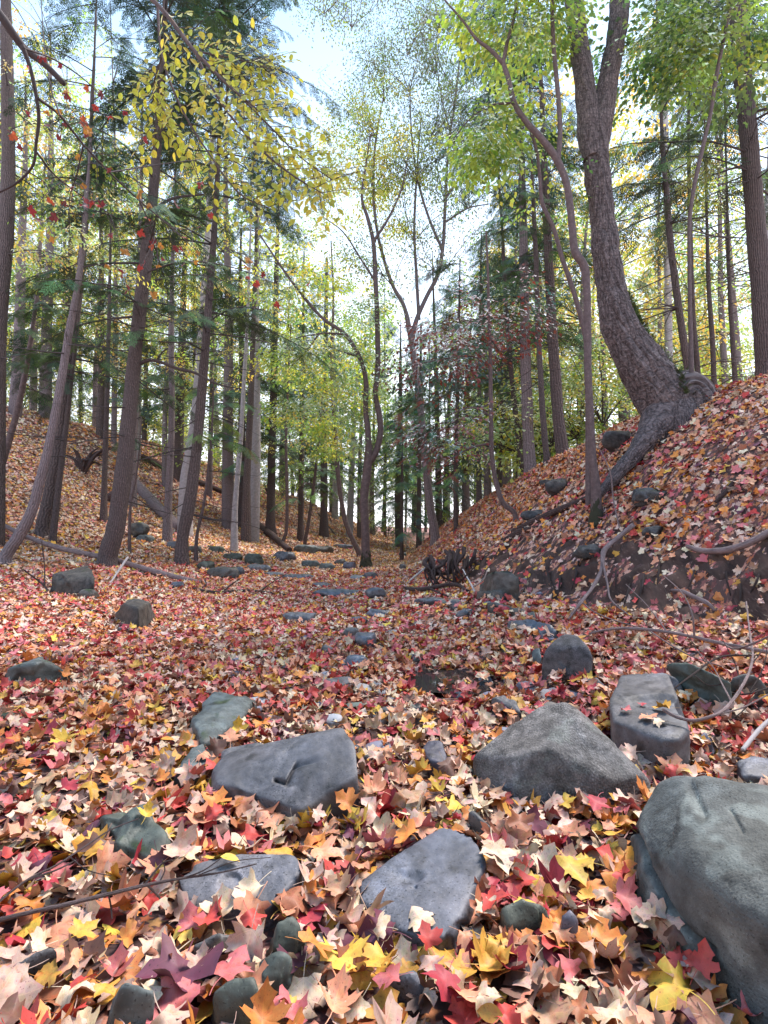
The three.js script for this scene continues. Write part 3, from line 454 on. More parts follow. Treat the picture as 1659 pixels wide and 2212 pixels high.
function leafMaterial(name, k) { const key = name + k; if (!leafMats[key]) { const c = PAL[name], s = 0.85 + 0.15 * k; leafMats[key] = new THREE.MeshStandardMaterial({ ...leafLook, color: rgb(c[0] * s, c[1] * s, c[2] * s) }); } return leafMats[key]; }
const SPOTS = [['beside the grooved boulder', 610, 1740], ['below the granite boulder', 1180, 1800], ['against the huge cracked boulder', 1440, 1960], ['in front of the huge cracked boulder', 1480, 2180], ['around the pointed slab', 930, 1960], ['around the broad slab', 520, 1940], ['near the ridged greenish rock', 250, 1850], ['under the bare twig', 120, 2000], ['between the flat green stones', 560, 2110], ['beside the teal grey stone', 240, 2180], ['around the olive green stone', 1160, 2030], ['beside the bluish buried stone', 860, 2180], ['on the open litter beside the low angular rock', 300, 1660]].map(([n, x, y]) => [n, onGround(x, y)]);
const place = p => SPOTS.reduce((b, q) => q[1].distanceTo(p) < b[0] ? [q[1].distanceTo(p), q[0]] : b, [1e9, ''])[1];
singles.forEach((l, i) => {
  const m = mesh('maple_leaf', nearGeos[l.geo], leafMaterial(l.name, i % 3)); m.applyMatrix4(l.m);
  mark(m, `${LEAF_SAY[l.name]} fallen maple leaf ${place(l.p)}`, 'leaf', `${LEAF_SAY[l.name]} maple leaves ${place(l.p)}`);
});
// leaves that lie on particular stones
const caster = new THREE.Raycaster(), stonesOnly = rockHulls.map(h => h.mesh); scene.updateMatrixWorld(true);
function leafOn(px, py, name, geo, size, yaw, label, oval = false) {
  const d = dirOf(px, py).normalize(); caster.set(V(0, EYE, 0), d); const hit = caster.intersectObjects(stonesOnly, false)[0]; let p, n;
  if (hit) { p = hit.point.clone(); n = hit.face.normal.clone(); } else { p = onGround(px, py, 0.04); n = normalAt(p.x, p.z); }
  n.lerp(zUp, 0.4).normalize(); p.y += 0.02;
  const m = mesh(oval ? 'beech_leaf' : 'maple_leaf', oval ? ovals[geo % 3] : nearGeos[geo % 12], leafMaterial(name, 2)); m.applyMatrix4(leafMatrix(p, n, yaw, 0.12, yaw * 3, size)); mark(m, label, 'leaf');
}
leafOn(497, 1868, 'yellow', 0, .062, 1.5, 'yellow oval leaf lying on the broad blue grey slab', true);
leafOn(905, 1995, 'cream', 2, .075, 0.4, 'cream maple leaf on the lower edge of the pointed slab');
leafOn(540, 1940, 'cream', 5, .085, 2.4, 'cream maple leaf curled on the lower rim of the broad slab');
leafOn(480, 1975, 'cream', 7, .085, 0.2, 'pale maple leaf standing against the lower rim of the broad slab');
leafOn(1432, 1536, 'gold', 3, .085, 0.8, 'large golden leaf on the flat topped block');
leafOn(1400, 1556, 'salmon', 4, .07, 2.8, 'salmon leaf on the flat topped block');
leafOn(1424, 1566, 'cream', 6, .06, 4.2, 'cream leaf at the front rim of the flat topped block');
leafOn(1388, 1528, 'crimson', 1, .05, 1.2, 'small crimson leaf on the flat topped block');
leafOn(1352, 1540, 'rose', 9, .05, 5.2, 'small rose leaf at the corner of the flat topped block');
leafOn(317, 1768, 'yellow', 8, .05, 0.2, 'small yellow leaf on the ridged greenish rock');
leafOn(432, 1676, 'pink', 10, .07, 2.0, 'pale pink leaf on the low angular rock');
leafOn(440, 1638, 'salmon', 2, .06, 4.0, 'salmon leaf on the low angular rock');
leafOn(2195 / 1.507, 2145, 'yellow', 11, .12, 0.5, 'big bright yellow maple leaf below the huge boulder');
leafOn(735, 2085, 'yellow', 3, .1, 3.4, 'bright yellow maple leaf below the pointed slab');
leafOn(385, 2125, 'plum', 5, .15, 3.2, 'very large plum purple maple leaf beside the rounded green stone');
leafOn(1180, 2020, 'crimson', 6, .1, 1.2, 'crimson maple leaf against the small purple stone');
leafOn(1510, 1432, 'rose', 7, .085, 0.7, 'rose leaf resting on the layered slab');
leafOn(1215, 1740, 'crimson', 4, .1, 2.2, 'crimson maple leaf leaning on the granite boulder');
// ---------------------------------------------------------------- tree kit: bark, limbs, sprays of needles and leaves
function tiled2(u, v, fu, fv, s = 0) { const n = (a, b) => noise(a * fu, b * fv, s); return (n(u, v) * (1 - u) * (1 - v) + n(u - 1, v) * u * (1 - v) + n(u, v - 1) * (1 - u) * v + n(u - 1, v - 1) * u * v) * 1.3; }
function barkTex(kind) {
  return texture(512, (u, v) => {
    let n;
    if (kind === 'furrow') { const w = 0.35 * tiledFbm(u, v, 4, 3, 1), k = Math.abs(tiled(u + w * 0.08, v * 1, 1, 0)); const a = Math.abs(Math.sin((u * 14 + w * 2.2 + 0.5 * tiled(u, v, 5, 7)) * Math.PI)); n = 0.25 + 0.5 * Math.pow(a, 0.6) + 0.5 * tiledFbm(u, v, 12, 4, 5) + 0.1 * k; }
    else if (kind === 'plate') { const w = 0.05 * tiledFbm(u, v, 4, 3, 1), r1 = 1 - 3 * Math.abs(tiled2(u, v, 16, 3, 2)), r2 = 1 - 3 * Math.abs(tiled2(u + w * 0, v, 34, 9, 5)), r3 = 1 - 4 * Math.abs(tiled2(u, v, 9, 11, 9)); n = 0.6 - 0.3 * Math.max(0, r1) ** 2 - 0.2 * Math.max(0, r2) ** 2 - 0.12 * Math.max(0, r3) ** 3 + 0.45 * tiledFbm(u, v, 24, 4, 7); }
    else { n = 0.55 + 0.5 * tiledFbm(u, v, 6, 5, 3) + 0.15 * tiled(u, v * 1, 30, 6); }
    n = clamp(n); return [n, n, n];
  }, false);
}
const BT = { furrow: barkTex('furrow'), plate: barkTex('plate'), smooth: barkTex('smooth') };
function barkColor(t, lo, hi) { // colour map read from the same relief
  const s = t.image.data, d = new Uint8Array(s.length); for (let i = 0; i < s.length; i += 4) { const k = s[i] / 255, q = Math.floor(i / 4), n = 0.15 * noise((q % 512) / 40, Math.floor(q / 512) / 40, 3); for (let c = 0; c < 3; c++) d[i + c] = clamp(lerp(lo[c], hi[c], clamp(k + n)) * 255, 0, 255); d[i + 3] = 255; }
  const o = new THREE.DataTexture(d, 512, 512); o.wrapS = o.wrapT = THREE.RepeatWrapping; o.magFilter = THREE.LinearFilter; o.colorSpace = THREE.SRGBColorSpace; o.needsUpdate = true; return o;
}
const bark = (kind, lo, hi, scale, rough = 0.9) => new THREE.MeshStandardMaterial({ map: barkColor(BT[kind], lo, hi), bumpMap: BT[kind], bumpScale: scale, roughness: rough });
const BARK = {
  hemlock: bark('furrow', [.17, .14, .14], [.44, .375, .37], 0.035), maple: bark('plate', [.20, .165, .17], [.64, .57, .57], 0.032), pale: bark('smooth', [.44, .41, .42], [.72, .69, .70], 0.008, 0.8),
  sapling: bark('smooth', [.20, .155, .155], [.50, .42, .42], 0.014, 0.85), grey: bark('furrow', [.28, .24, .25], [.54, .48, .49], 0.025), twig: new THREE.MeshStandardMaterial({ color: rgb(.055, .04, .042), roughness: 0.85 }), dead: bark('smooth', [.30, .24, .24], [.62, .54, .54], 0.01),
  drift: new THREE.MeshStandardMaterial({ color: rgb(.42, .37, .37), roughness: 0.8 }), rot: bark('furrow', [.14, .10, .10], [.40, .31, .30], 0.03),
};
/* a round limb through points with radii; o.seg sides, o.step points per span, o.relief(x,y,z,t) -> metres outwards */
function limb(points, radii, o = {}) {
  const seg = o.seg ?? 8, per = o.step ?? 4, n = points.length, curve = n > 2 ? new THREE.CatmullRomCurve3(points, false, 'centripetal') : new THREE.LineCurve3(points[0], points[1]);
  const rings = (n - 1) * per, pos = [], uv = [], idx = []; let len = 0, prev = null, nx = null;
  const rMid = radii[Math.floor(radii.length / 2)], ku = Math.max(1, Math.round(2 * Math.PI * rMid / 0.55));
  for (let i = 0; i <= rings; i++) {
    const t = i / rings, p = curve.getPoint(t), tan = curve.getTangent(t), f = t * (n - 1), a = Math.min(n - 2, Math.floor(f)), r = lerp(radii[a], radii[a + 1], f - a);
    if (!nx) { nx = Math.abs(tan.y) > 0.9 ? V(1, 0, 0) : V(0, 1, 0); } nx.addScaledVector(tan, -nx.dot(tan)).normalize(); const ny = tan.clone().cross(nx);
    if (prev) len += p.distanceTo(prev); prev = p;
    for (let k = 0; k <= seg; k++) {
      const b = k / seg * 2 * Math.PI, dx = nx.x * Math.cos(b) + ny.x * Math.sin(b), dy = nx.y * Math.cos(b) + ny.y * Math.sin(b), dz = nx.z * Math.cos(b) + ny.z * Math.sin(b);
      let rr = r; if (o.relief) rr += o.relief(Math.cos(b) * r + p.x * 0.05, len, Math.sin(b) * r + p.z * 0.05, t, r);
      pos.push(p.x + dx * rr, p.y + dy * rr, p.z + dz * rr); uv.push(k / seg * ku, len / 0.55);
    }
  }
  for (let i = 0; i < rings; i++) for (let k = 0; k < seg; k++) { const a = i * (seg + 1) + k, b = a + seg + 1; idx.push(a, a + 1, b, b, a + 1, b + 1); }
  for (const [ring, flip] of [[0, 1], [rings, 0]]) { const c = pos.length / 3, q = ring * (seg + 1), p = curve.getPoint(ring / rings); pos.push(p.x, p.y, p.z); uv.push(0, 0); for (let k = 0; k < seg; k++) flip ? idx.push(c, q + k + 1, q + k) : idx.push(c, q + k, q + k + 1); }
  const g = new THREE.BufferGeometry(); g.setAttribute('position', new THREE.Float32BufferAttribute(pos, 3)); g.setAttribute('uv', new THREE.Float32BufferAttribute(uv, 2)); g.setIndex(idx); g.computeVertexNormals();
  const N = g.attributes.normal; for (let i = 0; i <= rings; i++) { const a = i * (seg + 1), b = a + seg; const x = N.getX(a) + N.getX(b), y = N.getY(a) + N.getY(b), z = N.getZ(a) + N.getZ(b), l = Math.hypot(x, y, z) || 1; N.setXYZ(a, x / l, y / l, z / l); N.setXYZ(b, x / l, y / l, z / l); }
  return g;
}
const barkRelief = (amp, f) => (x, y, z) => amp * (fbm(x * f, y * f * 0.25, z * f, 3) + 0.35 * noise(x * f * 3, y * f, z * f * 3));
// sprays, each about 1 unit long along +x, spread flat
function blades(list) { // list of [x, y, z, dx, dy, dz, length, half width, roll]
  const pos = [], idx = [], nor = [];
  for (const [x, y, z, dx, dy, dz, l, w] of list) {
    const d = V(dx, dy, dz).normalize(), s = d.clone().cross(V(0, 1, 0)).normalize(), n = s.clone().cross(d), a = pos.length / 3;
    const put = (t, k, h) => { pos.push(x + d.x * t + s.x * k + n.x * h, y + d.y * t + s.y * k + n.y * h, z + d.z * t + s.z * k + n.z * h); nor.push(n.x, n.y, n.z); };
    put(0, 0, 0); put(l * 0.45, w, w * 0.3); put(l * 0.45, -w, w * 0.3); put(l, 0, -w * 0.3); idx.push(a, a + 1, a + 2, a + 1, a + 3, a + 2);
  }
  const g = new THREE.BufferGeometry(); g.setAttribute('position', new THREE.Float32BufferAttribute(pos, 3)); g.setAttribute('normal', new THREE.Float32BufferAttribute(nor, 3)); g.setIndex(idx); return g;
}
function needleSpray(seed) {
  const r = rng(seed), L = [];
  for (let k = 0; k < 11; k++) for (const s of [-1, 1]) {
    const t = (k + r() * 0.6) / 11, l = 0.42 * (1 - t * 0.75) * (0.7 + 0.5 * r()), a = s * (0.75 + 0.3 * r()), y0 = -0.16 * t * t, dy = -0.12 - 0.25 * r();
    const n = Math.max(2, Math.round(l / 0.075));
    for (let q = 0; q < n; q++) for (const e of [-1, 1]) { const f = q / n * l, b = a + e * (0.45 + 0.3 * r()); L.push([t + Math.cos(a) * f, y0 + dy * f, Math.sin(a) * f, Math.cos(b), dy + (r() - 0.5) * 0.3, Math.sin(b), 0.10 + 0.05 * r(), 0.015]); }
  }
  return blades(L);
}
function leafSpray(seed, count, size, wide, spread) {
  const r = rng(seed), L = [];
  for (let k = 0; k < count; k++) { const t = (k + 0.5) / count, s = k % 2 ? 1 : -1, a = s * (0.5 + 0.6 * r()), off = spread * (r() - 0.2) * s, q = size * (0.7 + 0.6 * r()); L.push([t + off * 0.4, (r() - 0.5) * spread * 0.8 - 0.1 * t, off, Math.cos(a), -0.35 + (r() - 0.6) * 0.9, Math.sin(a), q, q * wide]); }
  return blades(L);
}
const SPRAY = { needle: [1, 2, 3].map(k => needleSpray(k * 9)), leaf: [1, 2, 3].map(k => leafSpray(k * 7, 14, 0.15, 0.3, 0.35)), dense: [1, 2, 3].map(k => leafSpray(k * 5 + 1, 20, 0.17, 0.36, 0.8)), small: [1, 2].map(k => leafSpray(k * 3 + 2, 16, 0.10, 0.28, 0.4)) };
const foliage = (t, rough = 1) => new THREE.MeshPhysicalMaterial({ roughness: rough, transmission: t, thickness: 0, side: THREE.DoubleSide });
const FOL = { needle: new THREE.MeshStandardMaterial({ roughness: 1, side: THREE.DoubleSide }), leaf: foliage(0.55), dense: foliage(0.55), small: new THREE.MeshStandardMaterial({ roughness: 0.9, side: THREE.DoubleSide }) };
const GREEN = { dark: [.05, .09, .05], mid: [.10, .175, .06], light: [.24, .36, .09], lime: [.46, .55, .08], yellow: [.70, .62, .09], gold: [.76, .52, .10], pale: [.24, .27, .21], rust: [.20, .045, .03], red: [.45, .07, .05], teal: [.075, .15, .11] };
function instanced(parent, name, geo, mat, items) { // items: [matrix, colour]
  if (!items.length) return; const im = new THREE.InstancedMesh(geo, mat, items.length); items.forEach(([m, c], i) => { im.setMatrixAt(i, m); im.setColorAt(i, c); });
  im.name = name; im.userData.kind = 'stuff'; im.castShadow = im.receiveShadow = true; parent.add(im); return im;
}
const mtx = (p, dir, s, roll = 0) => { const x = dir.clone().normalize(), z = x.clone().cross(V(0, 1, 0)).normalize(), y = z.clone().cross(x); const m = new THREE.Matrix4().makeBasis(x, y, z); if (roll) m.multiply(new THREE.Matrix4().makeRotationX(roll)); return m.scale(V(s, s, s)).setPosition(p); };
const tint = (c, r, v = 0.5) => rgb(c[0] * (1 + v * (r() - 0.5)), c[1] * (1 + v * (r() - 0.5) * 0.8), c[2] * (1 + v * (r() - 0.5)));
class Crown { // gathers bare limbs and sprays for one tree, in the tree's own space
  constructor(seed) { this.r = rng(seed); this.limbs = []; this.sprays = {}; }
  spray(kind, p, dir, s, color, v) { const a = SPRAY[kind], k = kind + Math.floor(this.r() * a.length); (this.sprays[k] ??= []).push([mtx(p, dir, s, (this.r() - 0.5) * 0.7), tint(color, this.r, v)]); }
  stick(pts, r0, r1, seg = 4) { const n = pts.length; this.limbs.push(limb(pts, pts.map((_, i) => lerp(r0, r1, i / (n - 1))), { seg, step: 2 })); }
  /* one conifer bough: sags outward, carries flat sprays on both sides */
  bough(o, az, len, colors, opt = {}) {
    const r = this.r, pts = [], up = opt.rise ?? 0.1, sag = opt.sag ?? 0.35; for (let k = 0; k <= 4; k++) { const t = k / 4; pts.push(V(o.x + Math.cos(az) * len * t, o.y + len * (up * t - sag * t * t), o.z + Math.sin(az) * len * t)); az += (r() - 0.5) * 0.12; }
    this.stick(pts, 0.006 + len * 0.006, 0.004);
    const n = Math.round(len * (opt.rate ?? 4.6)), c = new THREE.CatmullRomCurve3(pts), s = opt.size ?? 0.62;
    for (let k = 0; k < n; k++) { const t = 0.18 + 0.82 * (k + r()) / n, p = c.getPoint(t), d = c.getTangent(t), side = (k % 2 ? 1 : -1) * (0.5 + 0.6 * r()), q = V(d.x * Math.cos(side) - d.z * Math.sin(side), d.y - 0.1 - 0.25 * r(), d.x * Math.sin(side) + d.z * Math.cos(side)); this.spray(opt.kind ?? 'needle', p, q, s * (0.6 + 0.7 * r()) * (1.15 - 0.45 * t), colors[Math.floor(r() * colors.length)]); }
  }
  deadBough(o, az, len) { const r = this.r, pts = []; let p = o.clone(), d = V(Math.cos(az), -0.05 - 0.25 * r(), Math.sin(az)); for (let k = 0; k <= 4; k++) { pts.push(p.clone()); p.addScaledVector(d, len / 4); d.x += (r() - 0.5) * 0.3; d.y += (r() - 0.5) * 0.25; d.z += (r() - 0.5) * 0.3; } this.stick(pts, 0.006 + len * 0.0055, 0.003);
    for (let k = 1; k < 5; k++) if (r() < 0.7) { const q = pts[k]; this.stick([q, q.clone().add(V((r() - 0.5), (r() - 0.6) * 0.6, (r() - 0.5)).multiplyScalar(len * 0.35)), q.clone().add(V((r() - 0.5) * 1.4, (r() - 0.8) * 0.8, (r() - 0.5) * 1.4).multiplyScalar(len * 0.45))], 0.005, 0.002, 3); } }
  /* broadleaf branchwork filling an ellipsoid */
  cloud(center, rad, n, kind, colors, size, from, v) {
    const r = this.r; for (let k = 0; k < n; k++) { const a = r() * 6.283, u = r() * 2 - 1, q = Math.cbrt(0.12 + 0.88 * r()), w = Math.sqrt(1 - u * u); const d = V(Math.cos(a) * w * rad.x, u * rad.y, Math.sin(a) * w * rad.z).multiplyScalar(q); const lump = noise((center.x + d.x) * 0.9, (center.y + d.y) * 0.9, (center.z + d.z) * 0.9); if (lump < -0.12) continue; this.spray(kind, center.clone().add(d), V(d.x + (r() - 0.5) * rad.x, d.y * 0.3 - 0.1 * rad.y + (r() - 0.5) * rad.y * 0.5, d.z + (r() - 0.5) * rad.z), size * (0.7 + 0.6 * r()), colors[Math.floor(r() * colors.length)], v); }
    if (from) for (let k = 0; k < Math.min(16, 3 + n / 25); k++) { const a = r() * 6.283, u = r() * 1.7 - 0.7, w = Math.sqrt(Math.max(0, 1 - u * u)); const e = center.clone().add(V(Math.cos(a) * w * rad.x, u * rad.y, Math.sin(a) * w * rad.z).multiplyScalar(0.9)), m = from.clone().lerp(e, 0.5).add(V((r() - 0.5) * 0.3, (0.1 + r() * 0.3) * rad.y * 0.4, (r() - 0.5) * 0.3)); this.stick([from, m, e], 0.012 + 0.008 * rad.y, 0.004); }
  }
  build(g, mat = BARK.twig) {
    if (this.limbs.length) { const m = mesh('branches', mergeGeometries(this.limbs), mat, g); m.userData.kind = 'stuff'; }
    for (const [k, items] of Object.entries(this.sprays)) { const kind = k.replace(/\d+$/, ''); instanced(g, 'crown', SPRAY[kind][+k.slice(kind.length)], FOL[kind], items); }
  }
}
/* a tree whose trunk was followed in the picture: path of [px, py, width], foot first; its distance comes from where the foot meets the ground unless given */
function tree(name, label, path, o = {}) {
  const foot = o.depth ? null : onGround(path[0][0], path[0][1]), depth = o.depth ?? -foot.z;
  const base = V(at(path[0][0], path[0][1], depth).x, 0, -depth); base.y = H(base.x, base.z);
  const g = group(name, base), pts = path.map(([x, y], i) => at(x, y, depth + (o.deeper ?? 0) * i / path.length).sub(base)), rad = path.map(([, , w]) => w * 0.9 * depth / FOCAL / 2);
  const lowest = pts[0].clone(); pts[0].y = Math.max(pts[0].y, 0.15); rad.unshift(rad[0] * (o.flare ?? 1.5)); pts.unshift(V(lowest.x, -0.3, lowest.z));
  if (o.extend ??= (o.tall ? Math.max(0, o.tall - pts[pts.length - 1].y) : 0)) { const n = pts.length, d = pts[n - 1].clone().sub(pts[n - 2]).normalize().lerp(V(0, 1, 0), 0.5).normalize(); pts.push(pts[n - 1].clone().addScaledVector(d, o.extend * 0.5), pts[n - 1].clone().addScaledVector(d, o.extend)); rad.push(rad[n - 1] * 0.7, rad[n - 1] * 0.25); }
  const big = rad[1] > 0.1, trunk = mesh('trunk', limb(pts, rad, { seg: o.seg ?? (big ? 20 : 10), step: o.step ?? (big ? 10 : 5), relief: barkRelief((o.relief ?? 0.16) * rad[1], 1.1 / rad[1]) }), BARK[o.bark ?? 'hemlock'], g);
  mark(g, label, o.category ?? 'tree', o.group);
  return { g, base, pts, rad, depth, curve: new THREE.CatmullRomCurve3(pts, false, 'centripetal'), local: (x, y, dz = 0) => at(x, y, depth + dz).sub(base) };
}
function limbOf(t, name, path, o = {}) { const p = path.map(([x, y, , dz]) => t.local(x, y, dz ?? 0)), r = path.map(([, , w]) => w * t.depth / FOCAL / 2); return mesh(name, limb(p, r, { seg: o.seg ?? 8, step: o.step ?? 5, relief: o.relief }), BARK[o.bark ?? 'hemlock'], t.g); }
/* conifer clothing for a followed trunk: boughs between two heights (metres above the foot) */
function clothe(t, seed, o) {
  const c = new Crown(seed), r = c.r, top = t.pts[t.pts.length - 1].y, y0 = o.from ?? 3, y1 = o.to ?? top;
  const atY = y => { for (let k = 0; k <= 60; k++) { const p = t.curve.getPoint(k / 60); if (p.y >= y) return p; } return t.curve.getPoint(1); };
  for (let k = 0; k < (o.dead ?? 0); k++) c.deadBough(atY(lerp(o.deadFrom ?? 1.2, y0 + 1.5, r())), r() * 6.283, (o.deadLen ?? 1.4) * (0.5 + r()));
  for (let k = 0; k < (o.n ?? 20); k++) { const f = (k + r()) / (o.n ?? 20), p = atY(lerp(y0, y1, f)); c.bough(p, r() * 6.283, (o.len ?? 2) * (1 - 0.55 * f) * (0.65 + 0.6 * r()), (o.colors ?? ['dark', 'mid', 'dark']).map(n => GREEN[n]), o.opt); }
  o.more?.(c); c.build(t.g, BARK[o.twigs ?? 'twig']); return c;
}

const footMat = new THREE.MeshStandardMaterial({ color: rgb(.035, .034, .02), roughness: 1 });
function footMoss(t, h) { // a ragged collar of dark moss round the foot
  const n = t.pts.length, P = [], Rr = []; for (let k = 0; k <= 400; k++) { const f = k / 400, p = t.curve.getPoint(f); if (p.y > h) break; if (p.y < -0.1) continue; const i = Math.min(n - 2, Math.floor(f * (n - 1))); P.push(p); Rr.push(lerp(t.rad[i], t.rad[i + 1], f * (n - 1) - i)); }
  const pick3 = [0, Math.floor((P.length - 1) / 2), P.length - 1]; mesh('moss', limb(pick3.map(k => P[k]), pick3.map(k => Rr[k]), { seg: 28, step: 12, relief: (x, y, z, tt, r) => r * (0.26 - 0.34 * tt + 0.5 * fbm(x * 18, y * 8, z * 18, 3)) }), footMat, t.g);
}
// ---------------------------------------------------------------- the trees one can tell apart
{ // the crooked maple on the bank
  const t = tree('maple_tree', 'huge crooked maple with forked trunk sweeping out of the right bank', [[1478, 925, 132], [1444, 876, 124], [1404, 818, 110], [1366, 756, 94], [1338, 692, 78], [1320, 625, 67], [1309, 555, 60], [1301, 470, 57], [1294, 385, 57], [1288, 320, 59], [1284, 275, 57], [1283, 240, 40], [1283, 222, 14]],
    { depth: 8, bark: 'maple', seg: 8, step: 4, relief: 0, flare: 1 });
  const plates = (x, y, z, tt, r) => { const a = fbm(x * 7, y * 1.3, z * 7, 4), b = Math.abs(noise(x * 15, y * 2.0, z * 15)), d = Math.abs(noise(x * 24 + 3, y * 5, z * 24)), knob = 0.06 * Math.max(0, noise(x * 2.2, y * 1.4, z * 2.2)); return (0.10 * a * Math.min(1, r * 4) - 0.03 * Math.exp(-b * 7) - 0.012 * Math.exp(-d * 6) + knob) * 0.8; };
  const pts = t.pts.slice(1), rad = t.rad.slice(1); pts.unshift(V(pts[0].x + 0.12, pts[0].y - 0.7, pts[0].z + 0.05)); rad.unshift(rad[0] * 1.1);
  t.g.children[0].geometry = limb(pts, rad, { seg: 120, step: 50, relief: plates });
  for (const path of [[[1281, 345, 40], [1274, 290, 52], [1268, 230, 48], [1260, 160, 43], [1250, 90, 42], [1243, 20, 42], [1236, -60, 40], [1215, -300, 30], [1190, -500, 12]], [[1292, 345, 40], [1296, 290, 52], [1305, 230, 48], [1316, 160, 44], [1328, 100, 46], [1338, 30, 44], [1342, -60, 40], [1370, -300, 30], [1400, -520, 12]]])
    limbOf(t, 'limb', path, { bark: 'maple', seg: 48, step: 24, relief: (x, y, z, tt, r) => plates(x, y, z, tt, r) * 0.7 });
  const roots = [[[1440, 890, 92, -.05], [1410, 932, 64, -.25], [1380, 972, 40, -.4], [1346, 1010, 28, -.5], [1316, 1044, 21, -.58], [1288, 1070, 16, -.62]], [[1478, 882, 80], [1512, 862, 46, .1], [1540, 852, 30, .2], [1566, 856, 16, .3]], [[1465, 905, 110, -.1], [1478, 938, 66, -.35], [1470, 968, 30, -.5]], [[1490, 905, 80, -.1], [1515, 915, 50, -.3], [1530, 930, 24, -.4]]];
  for (const path of roots) limbOf(t, 'root', path, { bark: 'maple', seg: 36, step: 16, relief: (x, y, z) => 0.05 * fbm(x * 5, y * 2, z * 5, 4) });
  const c = new Crown(31); // a few leaves high up; moss grows on the upper side of the bend
  c.cloud(t.local(1360, -420), V(2.4, 1.6, 2), 130, 'leaf', [GREEN.gold, GREEN.yellow, GREEN.lime], 0.6, t.local(1345, -150));
  c.build(t.g);
  const moss = []; const r = rng(3); for (let k = 0; k < 420; k++) { const f = 0.08 + 0.36 * r(), q = t.curve.getPoint(f), tan = t.curve.getTangent(f), up = V(0.8, 0.7, 0.2).addScaledVector(tan, -V(0.8, 0.7, 0.2).dot(tan)).normalize(), sd = up.clone().cross(tan), i = f * (t.rad.length - 1), R = lerp(t.rad[Math.floor(i)], t.rad[Math.ceil(i)], i % 1), b = (r() + r() - 1) * 0.7 * (0.3 + Math.max(0, noise(f * 30, 2, 1))); moss.push([mtx(q.clone().addScaledVector(up, R * Math.cos(b) * 1.0).addScaledVector(sd, R * Math.sin(b)), V(r() - .5, r(), r() - .5), 0.07 + 0.05 * r()), tint(MOSS, r)]); }
  instanced(t.g, 'moss', SPRAY.needle[0], FOL.needle, moss);
}
{ // slender neighbour in front of it
  const t = tree('young_tree', 'slender smooth tree with an elbow and dark foot in front of the crooked maple', [[1287, 1055, 22], [1280, 990, 19], [1275, 900, 18], [1270, 800, 18], [1269, 700, 18], [1267, 620, 18], [1262, 575, 20], [1243, 545, 19], [1237, 500, 18], [1231, 440, 17], [1222, 390, 16], [1200, 340, 18], [1170, 300, 16], [1136, 262, 14], [1112, 225, 13], [1098, 170, 12], [1086, 132, 11]], { depth: 7.2, bark: 'sapling', flare: 1.6, seg: 14, step: 5, relief: 0.1 });
  footMoss(t, 0.32);
  limbOf(t, 'branch', [[1205, 345, 13], [1210, 290, 11], [1205, 200, 11], [1196, 100, 10], [1192, 0, 9], [1188, -150, 6]], { bark: 'sapling' });
  limbOf(t, 'branch', [[1088, 138, 10], [1060, 108, 8], [1030, 85, 7], [1000, 45, 5], [965, 5, 4], [930, -40, 3]], { bark: 'sapling' });
  limbOf(t, 'branch', [[1087, 135, 9], [1095, 95, 8], [1110, 40, 6], [1120, -40, 5]], { bark: 'sapling' });
  limbOf(t, 'branch', [[1108, 222, 6], [1060, 228, 5], [1010, 262, 3], [980, 300, 2]], { bark: 'sapling', seg: 6 });
  limbOf(t, 'branch', [[1170, 300, 7], [1140, 270, 5], [1120, 248, 4]], { bark: 'sapling', seg: 6 });
  const c = new Crown(55), L = [GREEN.lime, GREEN.light, GREEN.light, GREEN.lime];
  for (const [x, y, dz, rx, ry, n] of [[1130, 40, 0.5, .8, .6, 130], [1160, 90, .3, .5, .5, 80], [1030, 270, .4, .5, .35, 80], [1000, 290, .6, .4, .3, 50], [1060, 320, .9, .5, .3, 50], [1080, 40, .2, .5, .4, 45], [1150, 200, .8, .45, .35, 34], [1015, 215, .3, .3, .3, 24], [1180, 0, .4, .5, .5, 40], [1105, 310, .8, .5, .3, 30]]) c.cloud(t.local(x, y, dz), V(rx, ry, rx), n, 'dense', L, 0.44, null, 0.35);
  c.build(t.g);
}
{ const t = tree('young_tree', 'thin forked sapling crossing in front of the slender elbowed tree', [[1266, 740, 12], [1256, 690, 12], [1236, 620, 12], [1215, 560, 11], [1195, 490, 10], [1172, 440, 10], [1166, 380, 9], [1160, 330, 8], [1140, 260, 6]], { depth: 7.6, bark: 'sapling', relief: 0.05 }); const c = new Crown(5); c.cloud(t.local(1180, 420, .5), V(.6, .5, .6), 40, 'leaf', [GREEN.light, GREEN.lime, GREEN.mid], 0.4); c.build(t.g); }
